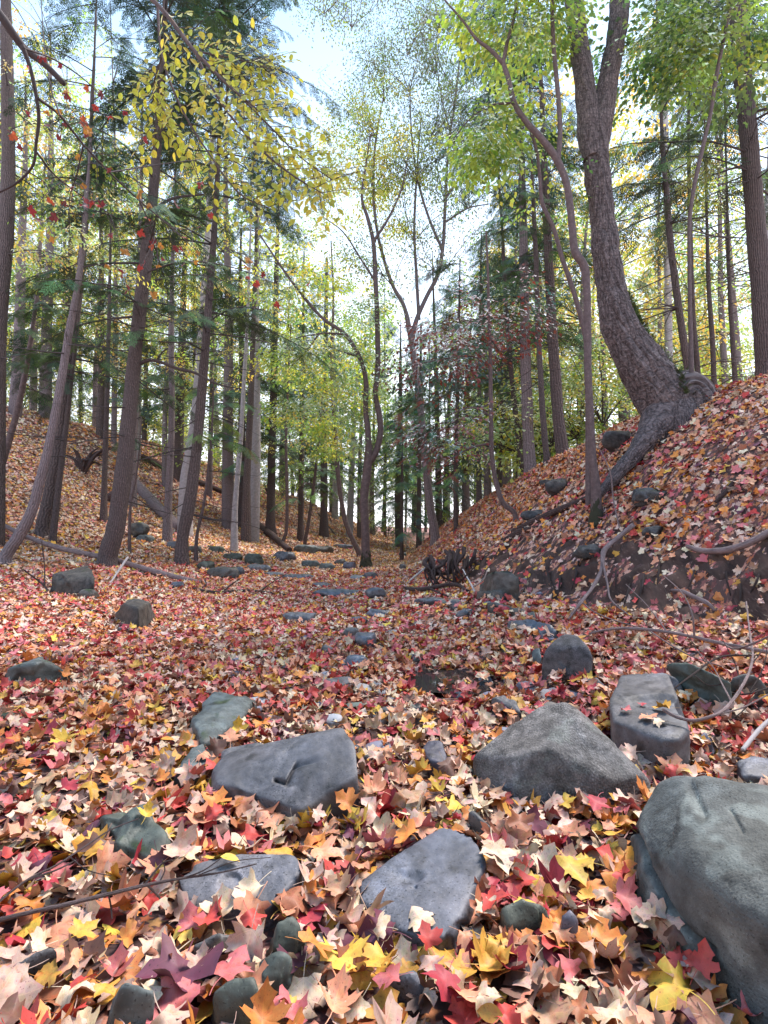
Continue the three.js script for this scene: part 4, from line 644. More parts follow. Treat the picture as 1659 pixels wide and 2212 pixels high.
{ // curved sapling with rusty leaves
  const t = tree('young_tree', 'thin dark sapling curving up from the bank with rust red leaf clumps', [[1112, 1128, 13], [1088, 1088, 13], [1073, 1048, 12], [1063, 990, 11], [1061, 920, 11], [1060, 840, 10], [1059, 760, 9], [1056, 680, 8], [1054, 590, 6], [1050, 500, 4]], { bark: 'sapling', relief: 0.05, flare: 1.3 });
  for (const b of [[[1060, 958, 6], [1025, 965, 5], [985, 985, 3], [940, 1020, 2]], [[1060, 790, 5], [1020, 770, 4], [960, 775, 3], [890, 790, 2]], [[1059, 730, 5], [1085, 760, 4], [1110, 740, 2]], [[1062, 900, 5], [1020, 880, 4], [960, 900, 2]]]) limbOf(t, 'branch', b, { bark: 'sapling', seg: 6 });
  const c = new Crown(8), K = [GREEN.rust, GREEN.rust, GREEN.dark, GREEN.teal, GREEN.rust];
  for (const [x, y, rx, ry, n] of [[960, 770, .7, .28, 60], [1010, 740, .6, .25, 50], [990, 990, .5, .2, 30], [1090, 690, .5, .35, 40], [1050, 640, .5, .3, 36], [920, 810, .5, .2, 30], [1000, 930, .6, .25, 34], [1100, 660, .3, .4, 26]]) c.cloud(t.local(x, y, 0.4), V(rx * 1.5, ry * 1.4, rx * 1.4), n, 'dense', K, 0.42, null);
  c.build(t.g);
}
{ // twin stemmed tree in the middle
  const t = tree('young_tree', 'twin stemmed young tree with mossy dark foot in the middle of the valley', [[791, 1228, 24], [790, 1190, 21], [789, 1140, 20], [786, 1080, 20], [792, 1030, 21], [796, 985, 20], [795, 940, 14], [790, 880, 13], [790, 820, 12], [776, 770, 11], [745, 722, 10], [700, 690, 8], [655, 640, 7], [610, 580, 5], [560, 505, 3]], { bark: 'sapling', relief: 0.12, flare: 1.7, seg: 12 });
  footMoss(t, 0.6);
  limbOf(t, 'stem', [[797, 1000, 15], [812, 975, 14], [822, 930, 13], [818, 890, 13], [811, 855, 12], [816, 800, 12], [815, 700, 11], [811, 600, 10], [806, 520, 9], [794, 470, 8], [782, 430, 6], [790, 360, 4], [800, 290, 3]], { bark: 'sapling' });
  for (const b of [[[808, 520, 7], [840, 470, 5], [870, 400, 4], [880, 340, 2]], [[812, 610, 6], [780, 560, 4], [740, 500, 3], [700, 470, 2]], [[776, 770, 6], [740, 760, 4], [700, 745, 3]], [[745, 722, 5], [700, 720, 4], [640, 730, 2]], [[690, 720, 5], [660, 760, 3], [630, 790, 2]]]) limbOf(t, 'branch', b, { bark: 'sapling', seg: 6 });
  const c = new Crown(12), L = [GREEN.lime, GREEN.light, GREEN.light, GREEN.yellow];
  for (const [x, y, rx, ry, n, k] of [[730, 790, 1.5, .7, 90, 0], [700, 900, 1.6, .5, 80, 0], [640, 780, 1.2, .5, 60, 0], [790, 360, 1.1, 1.0, 90, 1], [760, 290, 1.2, .8, 80, 1], [850, 350, .9, .8, 60, 1], [760, 850, 1, .4, 50, 0], [720, 960, 1.1, .3, 40, 0], [800, 700, .9, .8, 40, 0], [740, 420, 1.1, .6, 60, 1], [880, 470, .7, .5, 40, 1], [700, 360, 1.2, .8, 60, 1], [640, 470, 1.2, .6, 50, 1], [700, 560, 1.2, .7, 50, 0], [780, 560, 1.0, .7, 40, 1], [840, 250, 1.2, .8, 50, 1], [620, 640, 1.2, .6, 40, 0]]) c.cloud(t.local(x, y, 0.6), V(rx, ry, rx), n * 2, k ? 'leaf' : 'dense', k ? [GREEN.yellow, GREEN.lime, GREEN.yellow] : L, 0.6, null, 0.4);
  c.build(t.g);
}
{ const t = tree('young_tree', 'thin mossy stem leaning against the foot of the twin stemmed tree', [[776, 1204, 13], [764, 1170, 13], [748, 1132, 12], [738, 1085, 11], [730, 1020, 11], [725, 940, 10], [718, 850, 9], [717, 770, 8], [720, 640, 5], [715, 520, 3]], { bark: 'sapling', relief: 0.1 }); clothe(t, 4, { n: 10, from: 4, len: 1.6, colors: ['light', 'mid', 'lime'], opt: { kind: 'leaf', size: 0.7 } }); }
{ // pale ash
  const t = tree('ash_tree', 'tall grey barked tree with bare forked limbs beyond the bank toe', [[940, 1158, 23], [930, 1100, 20], [922, 1030, 18], [915, 950, 17], [906, 860, 16], [895, 780, 15], [886, 720, 14], [872, 660, 10], [850, 620, 9], [832, 570, 8], [815, 500, 7], [806, 400, 7], [812, 300, 5], [830, 200, 3]], { bark: 'grey', relief: 0.1, depth: 19 });
  limbOf(t, 'limb', [[889, 735, 13], [900, 690, 10], [922, 640, 9], [945, 595, 9], [956, 540, 8], [962, 440, 7], [968, 330, 5], [985, 200, 5], [1000, 60, 3]], { bark: 'grey' });
  for (const b of [[[956, 540, 7], [930, 480, 6], [905, 400, 5], [890, 300, 4], [885, 180, 2]], [[962, 430, 6], [1000, 370, 5], [1040, 270, 4], [1070, 150, 2]], [[905, 690, 8], [900, 600, 7], [895, 500, 6], [900, 380, 4], [910, 250, 2]], [[962, 480, 5], [1010, 450, 4], [1060, 440, 2]], [[990, 330, 4], [960, 240, 3], [940, 120, 2]]]) limbOf(t, 'branch', b, { bark: 'grey', seg: 6 });
  const c = new Crown(19), L = [GREEN.pale, GREEN.pale, GREEN.light, GREEN.lime, [.32, .33, .28]];
  const tops = [[812, 300], [968, 330], [905, 400], [1040, 270], [900, 380], [885, 200], [985, 200], [940, 160], [850, 620], [945, 595], [962, 440], [806, 420], [1010, 450], [895, 520], [880, 120], [1000, 100], [950, 60], [1060, 180], [760, 60], [700, 30], [830, 220], [930, 300], [1010, 320]];
  for (const [x0, y0] of tops) for (let k = 0; k < 5; k++) { let x = x0, y = y0, a = (c.r() - 0.5) * 2.2; const pts = [t.local(x, y)], n = 4 + Math.floor(c.r() * 3); for (let q = 0; q < n; q++) { x += Math.sin(a) * 26; y -= Math.cos(a) * 26 + 4; a += (c.r() - 0.5) * 0.7; for (let e = 0; e < 5; e++) c.spray('small', t.local(x + 30 * (c.r() - .5), y + 30 * (c.r() - .5), (c.r() - .5) * 1.2), V(c.r() - .5, -0.3 * c.r(), c.r() - .5), 0.55 + 0.4 * c.r(), L[Math.floor(c.r() * L.length)], 0.3); pts.push(t.local(x, y, (c.r() - .5) * 0.6 * q)); if (c.r() < 0.6) c.stick([pts[pts.length - 1], t.local(x + 18 * (c.r() - .5), y - 18), t.local(x + 50 * (c.r() - .5), y - 34)], 0.007, 0.003, 3); } c.stick(pts, 0.016, 0.004, 4); }
  c.build(t.g, BARK.sapling);
}
for (const [label, path, depth, seed, o] of [
  ['feathery dark hemlock growing between the grey barked tree and the curved sapling', [[985, 1150, 12], [984, 1060, 11], [986, 940, 10], [990, 800, 8], [992, 660, 5], [994, 560, 3]], 17, 201, { n: 34, from: 1.6, len: 2.0, dead: 6, colors: ['teal', 'dark', 'mid', 'rust'] }],
  ['small hemlock with drooping boughs behind the curved sapling', [[1080, 1080, 10], [1082, 960, 9], [1084, 820, 7], [1086, 700, 4]], 18.5, 202, { n: 28, from: 1.4, len: 1.9, dead: 4, colors: ['teal', 'dark', 'mid'] }],
  ['bluish hemlock with wide drooping boughs behind the feathery hemlock', [[1035, 1120, 14], [1034, 980, 12], [1036, 820, 10], [1038, 640, 6], [1040, 500, 3]], 23, 204, { n: 40, from: 2.2, len: 3.0, dead: 6, colors: ['teal', 'mid', 'dark'] }],
  ['tall hemlock with layered boughs beyond the grey barked tree', [[905, 1140, 12], [906, 980, 10], [908, 820, 8], [910, 700, 4]], 30, 205, { n: 40, from: 2, len: 3.2, dead: 4, colors: ['teal', 'mid', 'light'] }],
  ['layered green hemlock between the twin stemmed tree and the hillside nose', [[650, 1120, 14], [652, 980, 12], [654, 800, 9], [656, 620, 5], [657, 540, 3]], 28, 206, { n: 44, from: 2, len: 3.4, dead: 6, colors: ['teal', 'mid', 'dark', 'light'] }],
  ['little hemlock on the low ground before the valley bend', [[868, 1150, 8], [868, 1060, 7], [870, 940, 4]], 24, 203, { n: 20, from: 1, len: 1.6, colors: ['mid', 'dark', 'teal'] }],
]) { const t = tree('hemlock_tree', label, path, { depth, group: 'young hemlocks by the bank toe' }); clothe(t, seed, o); }
// trunks standing along the right crest
const crest = 'straight trunks along the bank crest';
const R1 = tree('hemlock_tree', 'straight hemlock with thick reddish trunk, widest of the four on the crest', [[1216, 1000, 32], [1208, 920, 28], [1200, 820, 26], [1192, 700, 24], [1186, 580, 22], [1180, 440, 18], [1172, 250, 12], [1165, 80, 6]], { depth: 14, group: crest, tall: 15 });
clothe(R1, 61, { n: 36, from: 4.5, len: 2.3, dead: 14, colors: ['dark', 'teal', 'mid'] });
const R2 = tree('hemlock_tree', 'grey trunked hemlock in the middle of the crest trees', [[1146, 1036, 30], [1142, 960, 28], [1138, 860, 26], [1134, 720, 24], [1132, 580, 22], [1128, 400, 17], [1124, 220, 11], [1120, 100, 5]], { depth: 15, bark: 'grey', group: crest, tall: 15 });
clothe(R2, 62, { n: 46, from: 3.2, len: 2.6, dead: 14, colors: ['teal', 'dark', 'mid', 'teal'] });
const R3 = tree('hemlock_tree', 'thin dark hemlock squeezed between the thicker crest trees', [[1181, 1020, 16], [1176, 940, 15], [1168, 820, 14], [1162, 700, 13], [1158, 560, 12], [1150, 400, 8], [1146, 260, 4]], { depth: 13, group: crest, tall: 12 });
clothe(R3, 63, { n: 20, from: 3.5, len: 1.8, dead: 14 });
const R4 = tree('hemlock_tree', 'narrow hemlock leaning behind the curved sapling on the crest', [[1130, 1040, 15], [1122, 960, 14], [1110, 860, 13], [1100, 760, 12], [1092, 640, 10], [1084, 480, 7], [1076, 360, 4]], { depth: 16, group: crest, tall: 14 });
clothe(R4, 64, { n: 44, from: 2.6, len: 2.4, dead: 10, colors: ['teal', 'dark', 'mid'] });
// right hand trees above the bank
const upper = 'thin trunks above the right bank';
for (const [label, path, depth, seed, o] of [
  ['dark leaning hemlock pole directly behind the crooked maple root', [[1488, 812, 19], [1474, 720, 17], [1460, 620, 16], [1448, 520, 15], [1440, 420, 13], [1432, 330, 10], [1425, 180, 6]], 12.5, 71, { n: 22, from: 4.8, len: 2.6, dead: 22, deadLen: 1.7 }],
  ['thin straight pole beside the dark leaning hemlock', [[1507, 800, 13], [1498, 700, 12], [1494, 600, 11], [1491, 480, 10], [1488, 340, 8], [1487, 150, 5]], 13, 72, { n: 18, from: 5.5, len: 2.2, dead: 18, deadLen: 1.6 }],
  ['slim dead limbed pole in the gap behind the bank', [[1542, 808, 12], [1538, 720, 11], [1532, 640, 10], [1529, 560, 9], [1526, 430, 6]], 14, 73, { n: 14, from: 5, len: 2.2, dead: 20, colors: ['mid', 'light', 'dark'] }],
  ['thin grey pole near the top of the bank', [[1588, 830, 12], [1583, 740, 11], [1578, 660, 10], [1574, 560, 8], [1570, 400, 5]], 14, 74, { n: 14, from: 5, len: 2.2, dead: 18, colors: ['mid', 'light'] }],
  ['pale slender trunk behind the dead limbed poles', [[1445, 800, 18], [1444, 700, 17], [1442, 560, 16], [1440, 400, 14], [1436, 200, 11]], 20, 75, { n: 8, from: 9, len: 2, dead: 8, bark: 'pale' }],
]) { const t = tree('hemlock_tree', label, path, { depth, bark: o.bark, group: upper, tall: 15 }); clothe(t, seed, o); }
{ const t = tree('hemlock_tree', 'stout dark hemlock with many limbs on top of the right bank', [[1655, 790, 46], [1646, 660, 44], [1636, 520, 42], [1624, 380, 40], [1612, 240, 40], [1600, 110, 38], [1592, 0, 36], [1578, -200, 26], [1560, -420, 10]], { depth: 9.5 });
  clothe(t, 81, { n: 30, from: 3.8, len: 3.0, dead: 14, colors: ['dark', 'mid', 'teal', 'light'] }); }
{ const t = tree('young_tree', 'thin dark stem with ascending branch above the bank', [[1490, 640, 9], [1489, 540, 9], [1490, 470, 9], [1500, 400, 10], [1520, 310, 10], [1536, 240, 9], [1545, 180, 10], [1560, 100, 9], [1580, 0, 8], [1600, -100, 6]], { depth: 7.8, bark: 'sapling', relief: 0.05 });
  const c = new Crown(15); for (const [x, y, n] of [[1480, 60, 60], [1560, 40, 60], [1420, 150, 50], [1600, 110, 46], [1520, 160, 40], [1620, 20, 40], [1380, 60, 34]]) c.cloud(t.local(x, y, 0.3), V(.7, .5, .7), n, 'dense', [GREEN.light, GREEN.light, GREEN.mid, GREEN.lime], 0.46, null, 0.4); c.build(t.g); }
// left hand trees
const hemL = 'hemlocks on the foot of the left hillside';
const L1 = tree('hemlock_tree', 'thickest hemlock on the left hillside foot, a stub root beside its base', [[231, 1226, 44], [248, 1150, 42], [262, 1060, 40], [275, 940, 36], [288, 800, 33], [300, 690, 31], [312, 590, 30], [322, 500, 27], [332, 400, 24], [342, 280, 20], [352, 130, 15], [360, -80, 8]], { group: hemL, depth: 12.5, tall: 19 });
clothe(L1, 91, { n: 48, from: 5.6, len: 3.4, dead: 16, deadLen: 1.8 });
limbOf(L1, 'branch', [[290, 792, 8], [320, 778, 8], [345, 782, 7], [380, 795, 7], [420, 805, 6], [470, 830, 4], [520, 840, 2]], { seg: 7 }); limbOf(L1, 'branch', [[338, 780, 5], [350, 762, 4], [362, 752, 3]], { seg: 6 });
limbOf(L1, 'branch', [[314, 560, 9], [330, 480, 8], [335, 455, 7], [370, 430, 6], [440, 420, 4]], { seg: 7 });
const L2 = tree('hemlock_tree', 'dark leaning hemlock beside the fallen log on the left hillside', [[394, 1168, 28], [405, 1110, 29], [418, 1030, 27], [430, 920, 23], [438, 820, 21], [446, 720, 19], [455, 600, 17], [464, 480, 14], [472, 330, 10], [480, 160, 5]], { group: hemL, depth: 14.5, tall: 19 });
clothe(L2, 92, { n: 52, from: 5.6, len: 3.4, dead: 22, deadLen: 1.9 });
clothe(L2, 192, { n: 30, from: 10.5, to: 16, len: 4.0, colors: ['dark', 'teal', 'dark'] });
clothe(L1, 191, { n: 18, from: 10.5, to: 16, len: 3.2, colors: ['dark', 'teal', 'dark'] });
const L3 = tree('hemlock_tree', 'brown hemlock with a thinner stem touching its foot', [[92, 1156, 34], [104, 1090, 32], [122, 1000, 29], [136, 900, 26], [150, 800, 23], [166, 660, 20], [178, 540, 18], [188, 420, 15], [198, 250, 10], [205, 90, 5]], { group: hemL, depth: 14.5, tall: 19 });
clothe(L3, 93, { n: 30, from: 4.5, len: 3.0, dead: 14 });
clothe(tree('hemlock_tree', 'thin hemlock stem pressed against the brown hemlock', [[115, 1165, 16], [126, 1060, 14], [138, 960, 12], [150, 860, 10], [165, 720, 7]], { depth: 14.2, group: hemL }), 94, { n: 10, from: 4, len: 1.5, dead: 8 });
const L4 = tree('young_tree', 'grey slanting tree leaning across the brown hemlock', [[12, 1206, 28], [40, 1160, 27], [66, 1110, 24], [86, 1040, 22], [104, 970, 20], [120, 890, 19], [136, 800, 18], [150, 710, 17], [164, 640, 15], [176, 560, 13], [186, 440, 9], [196, 300, 5]], { bark: 'grey', depth: 11 });
clothe(L4, 95, { n: 12, from: 6, len: 1.8, dead: 6, colors: ['lime', 'light', 'yellow'], opt: { kind: 'leaf' } });
clothe(tree('young_tree', 'dark slanting sapling on the far edge of the left hillside', [[-12, 1060, 18], [14, 970, 16], [34, 900, 14], [52, 820, 13], [66, 740, 11], [80, 640, 8]], { depth: 15, bark: 'sapling' }), 96, { n: 14, from: 3, len: 2, dead: 4 });
const L6 = tree('maple_tree', 'stout furrowed trunk rising beside the red leaved branches', [[-6, 700, 40], [4, 600, 36], [14, 480, 34], [18, 350, 30], [17, 220, 28], [14, 80, 26], [12, -60, 20], [20, -260, 10]], { depth: 12.5, bark: 'hemlock' });
clothe(L6, 97, { n: 22, from: 6, len: 2.4, dead: 4, colors: ['gold', 'yellow', 'lime', 'gold'], opt: { kind: 'leaf' } });
const midGroup = 'slim trunks on the left hillside';
for (const [name, label, path, depth, barkName, seed, o] of [
  ['hemlock_tree', 'thin straight hemlock behind the stub root on the hillside', [[225, 1070, 14], [228, 960, 12], [232, 840, 11], [235, 700, 9], [238, 560, 6], [240, 420, 3]], 18, 'hemlock', 101, { n: 22, from: 3.5, len: 2.2, dead: 10 }],
  ['beech_tree', 'grey mossy footed tree behind the fallen log', [[363, 1094, 18], [368, 1000, 16], [371, 880, 14], [370, 760, 13], [372, 600, 10], [378, 430, 6]], 18, 'grey', 102, { n: 16, from: 6, len: 2.4, dead: 6, colors: ['yellow', 'lime', 'gold'], opt: { kind: 'leaf' } }],
  ['ash_tree', 'pale grey trunk directly behind the dark leaning hemlock', [[402, 1030, 26], [414, 960, 24], [424, 880, 22], [434, 740, 20], [444, 600, 18], [452, 440, 14], [460, 260, 9]], 20, 'pale', 103, { n: 20, from: 8, len: 2.6, dead: 4, colors: ['yellow', 'gold', 'lime'], opt: { kind: 'leaf' } }],
  ['birch_tree', 'slim white trunk with a dark rotten foot on the hillside', [[507, 1112, 14], [512, 1040, 12], [520, 950, 11], [526, 840, 10], [534, 700, 8], [540, 540, 5]], 19, 'pale', 104, { n: 12, from: 6, len: 2, dead: 4, colors: ['lime', 'yellow'], opt: { kind: 'leaf' } }],
  ['hemlock_tree', 'grey hemlock standing behind the slim white trunk', [[533, 1050, 18], [537, 960, 16], [542, 860, 14], [546, 740, 12], [552, 580, 9], [556, 420, 5]], 23, 'hemlock', 105, { n: 26, from: 5, len: 2.8, dead: 8 }],
  ['beech_tree', 'pale trunk half hidden behind the thickest hemlock', [[285, 1000, 20], [292, 880, 18], [298, 740, 16], [302, 600, 13], [305, 400, 8]], 21, 'grey', 106, { n: 18, from: 7, len: 2.5, dead: 4, colors: ['gold', 'yellow', 'lime'], opt: { kind: 'leaf' } }],
  ['young_tree', 'thin dark sapling bending out of the hillside foot', [[610, 1186, 9], [618, 1150, 8], [620, 1060, 8], [618, 960, 7], [622, 840, 5], [628, 700, 3]], 24, 'sapling', 107, { n: 14, from: 3, len: 2, dead: 8, colors: ['light', 'mid', 'lime'], opt: { kind: 'leaf' } }],
  ['young_tree', 'dark sapling leaning beside the valley bend', [[658, 1188, 9], [668, 1120, 8], [680, 1030, 7], [690, 940, 6], [700, 820, 4]], 26, 'sapling', 108, { n: 14, from: 3.5, len: 2.2, dead: 8, colors: ['mid', 'light'] }],
  ['young_tree', 'crooked sapling beside the dark leaning hemlock', [[425, 1160, 8], [440, 1090, 7], [450, 1010, 6], [458, 920, 4], [462, 820, 3]], 15.5, 'sapling', 109, { n: 6, from: 3, len: 1.2, dead: 8, colors: ['mid', 'light'] }],
  ['young_tree', 'little bent sapling between the thickest hemlock and the log', [[282, 1090, 6], [292, 1040, 5], [300, 980, 4], [306, 900, 3]], 15, 'sapling', 110, { n: 3, from: 2.6, len: 0.8, dead: 6 }],
  ['hemlock_tree', 'dark hemlock clump rising over the middle of the valley', [[585, 1100, 20], [588, 960, 18], [592, 800, 16], [596, 640, 13], [600, 480, 9], [604, 330, 4]], 27, 'hemlock', 111, { n: 30, from: 4, len: 3.6, dead: 10, colors: ['teal', 'dark', 'mid'] }],
  ['hemlock_tree', 'hemlock with bluish foliage at the nose of the left hillside', [[700, 1110, 18], [700, 980, 16], [702, 840, 14], [704, 700, 11], [706, 560, 6]], 33, 'hemlock', 112, { n: 40, from: 3, len: 3.8, dead: 8, colors: ['teal', 'mid', 'dark'] }],
]) { const t = tree(name, label, path, { depth, bark: barkName, group: midGroup, tall: name === 'young_tree' ? 0 : Math.min(17, depth * 0.75) }); clothe(t, seed, { twigs: barkName === 'pale' ? 'dead' : 'twig', ...o }); }
// ---------------------------------------------------------------- overhanging branches at the top, from trees standing just outside the view on the left
{ // beech with clear yellow leaves
  const D = 4.4, base = V(-3.6, 0, -4.4); base.y = H(base.x, base.z); const g = group('beech_tree', base);
  const L = (x, y, dz = 0) => at(x, y, D + dz).sub(base);
  mesh('trunk', limb([V(0, -.3, 0), V(.05, 2, 0), V(.1, 4.5, 0), V(.3, 7, 0)], [.12, .09, .07, .03], { seg: 12, step: 6 }), BARK.pale, g);
  const arms = [
    [[-150, -60, 16], [60, -90, 13], [230, -70, 11], [340, 10, 9], [420, 110, 8], [500, 190, 6], [560, 240, 3]],
    [[420, 110, 6], [470, 210, 6], [540, 300, 5], [620, 370, 4], [700, 420, 2]],
    [[340, 10, 6], [350, 120, 5], [390, 230, 5], [450, 330, 4], [520, 420, 3], [580, 450, 2]],
    [[500, 190, 4], [580, 270, 4], [650, 340, 3], [720, 390, 2]], [[350, 120, 4], [330, 200, 3], [350, 300, 2]], [[420, 110, 4], [520, 130, 3], [590, 150, 2]],
  ];
  const twigs = [], spots = [], r = rng(66);
  arms.forEach((a, i) => { const p = a.map(([x, y], k) => L(x, y, (i - 2.5) * 0.10 * k / a.length * 2)), rd = a.map(([, , w]) => w * D / FOCAL / 2); mesh('branch', limb(p, rd, { seg: 7, step: 5 }), BARK.sapling, g); const c = new THREE.CatmullRomCurve3(p); const n = i ? 30 : 30;
    for (let k = 0; k < n; k++) { const t = (i ? 0.12 : 0.52) + (i ? 0.88 : 0.48) * (k + r()) / n, q = c.getPoint(t), d = c.getTangent(t), s = k % 2 ? 1 : -1, dir = V(d.x * 0.75 - s * d.y * 0.7, d.y * 0.75 + s * d.x * 0.7 - 0.12, d.z + (r() - 0.5) * 0.9).normalize(), len = 0.22 + 0.28 * r(), e = q.clone().addScaledVector(dir, len), m = q.clone().lerp(e, 0.5).add(V(0, 0.02, 0)); twigs.push([q, m, e]); const nl = 5 + Math.floor(r() * 3); for (let z = 0; z < nl; z++) spots.push([q.clone().lerp(e, (z + 0.7) / nl), dir, z % 2 ? 1 : -1]); } });
  for (const w of twigs) mesh('twig', limb(w, [.0035, .0025, .0012], { seg: 4, step: 2 }), BARK.sapling, g);
  const geos = [11, 12, 13, 14].map(k => ovalLeaf(k, 0.3, 0.3)), cols = [[.70, .70, .07], [.62, .66, .08], [.76, .66, .08], [.54, .62, .08]], mats = cols.map(c => new THREE.MeshPhysicalMaterial({ color: rgb(...c), map: leafTex, roughness: 1, transmission: 0.55, thickness: 0, side: THREE.DoubleSide }));
  const mk = ([p, dir, s]) => { const a = s * (0.6 + 0.5 * r()), d = V(dir.x * Math.cos(a) - dir.y * Math.sin(a), dir.x * Math.sin(a) + dir.y * Math.cos(a) + 0.05 - 0.4 * r(), dir.z + (r() - 0.5) * 1.2).normalize(), up = V((r() - 0.5) * 0.8, 0.6, 0.9).normalize(), x = up.clone().cross(d).normalize(), y = d.clone().cross(x), q = 0.054 + 0.028 * r(); return new THREE.Matrix4().makeBasis(x, y, d).scale(V(q, q, q)).setPosition(p); };
  spots.sort(() => r() - 0.5); spots.slice(0, 300).forEach((s, i) => { const m = mesh('leaf', geos[i % 4], mats[Math.floor(r() * 4)], g); m.applyMatrix4(mk(s)); });
  const leafM = new THREE.MeshPhysicalMaterial({ map: leafTex, roughness: 1, transmission: 0.55, thickness: 0, side: THREE.DoubleSide });
  instanced(g, 'leaves', geos[0], leafM, spots.slice(300).map(s => [mk(s), rgb(...cols[Math.floor(r() * 4)])]));
  mark(g, 'beech reaching over the ravine with a spray of clear yellow oval leaves', 'tree');
}
{ // dark bare branches with a few red maple leaves
  const D = 3.4, base = V(-3.3, 0, -3.0); base.y = H(base.x, base.z); const g = group('red_maple_tree', base), L = (x, y, dz = 0) => at(x, y, D + dz).sub(base), r = rng(17);
  mesh('trunk', limb([V(0, -.3, 0), V(0, 2, 0), V(.1, 4, 0), V(.15, 6.2, 0)], [.13, .1, .08, .03], { seg: 12, step: 6 }), BARK.hemlock, g);
  const arms = [
    [[-330, -260, 26], [-120, -90, 24], [0, 32, 20], [30, 75, 18], [52, 104, 17], [95, 138, 15], [140, 182, 12]],
    [[48, 98, 11], [66, 150, 9], [78, 205, 9], [84, 255, 8], [78, 310, 7], [72, 355, 6], [40, 392, 5], [-10, 420, 4]],
    [[82, 212, 7], [130, 250, 6], [180, 312, 5], [236, 372, 5], [300, 432, 4], [370, 492, 3], [450, 565, 2]],
    [[80, 330, 5], [120, 380, 4], [180, 425, 3], [250, 470, 2]], [[130, 250, 4], [110, 190, 3], [95, 90, 3], [88, -20, 2]], [[52, 104, 5], [120, 130, 4], [180, 170, 3], [220, 210, 2]],
    [[236, 372, 3], [300, 362, 3], [380, 350, 2], [430, 345, 2]], [[300, 432, 3], [330, 500, 2], [345, 570, 2]], [[180, 312, 3], [165, 380, 3], [150, 430, 2], [150, 500, 1.5]], [[370, 492, 2], [420, 500, 2], [500, 540, 1.5], [560, 560, 1.2]],
  ];
  const spots = [];
  arms.forEach((a, i) => { const p = a.map(([x, y], k) => L(x, y, i > 1 ? 0.25 * k : 0.05 * k)), rd = a.map(([, , w]) => w * D / FOCAL / 2); mesh('branch', limb(p, rd, { seg: 8, step: 5, relief: barkRelief(0.12 * rd[0], 0.6 / rd[0]) }), BARK.twig, g); const c = new THREE.CatmullRomCurve3(p);
    if (i) for (let k = 0; k < 6; k++) { const q = c.getPoint(0.15 + 0.85 * r()), e = q.clone().add(V(r() * 0.5 - 0.1, -0.15 - r() * 0.35, (r() - 0.3) * 0.5)), m = q.clone().lerp(e, 0.5).add(V(0.04 * r(), 0.04, 0)); mesh('twig', limb([q, m, e], [.003, .0022, .001], { seg: 4, step: 2 }), BARK.twig, g); spots.push(e); if (r() < 0.5) spots.push(m); } });
  const mats = [[.42, .05, .04], [.5, .11, .04], [.30, .03, .04], [.55, .26, .05], [.22, .035, .04]].map(c => new THREE.MeshPhysicalMaterial({ color: rgb(...c), map: leafTex, roughness: 1, transmission: 0.45, thickness: 0, side: THREE.DoubleSide }));
  spots.forEach((p, i) => { const m = mesh('leaf', nearGeos[i % 12], mats[Math.floor(r() * 5)], g); m.position.copy(p); m.rotation.set(r() * 6, r() * 6, r() * 6); m.scale.setScalar(0.034 + 0.022 * r()); });
  mark(g, 'dark bare maple branches with scattered red leaves hanging over the ravine', 'tree');
}
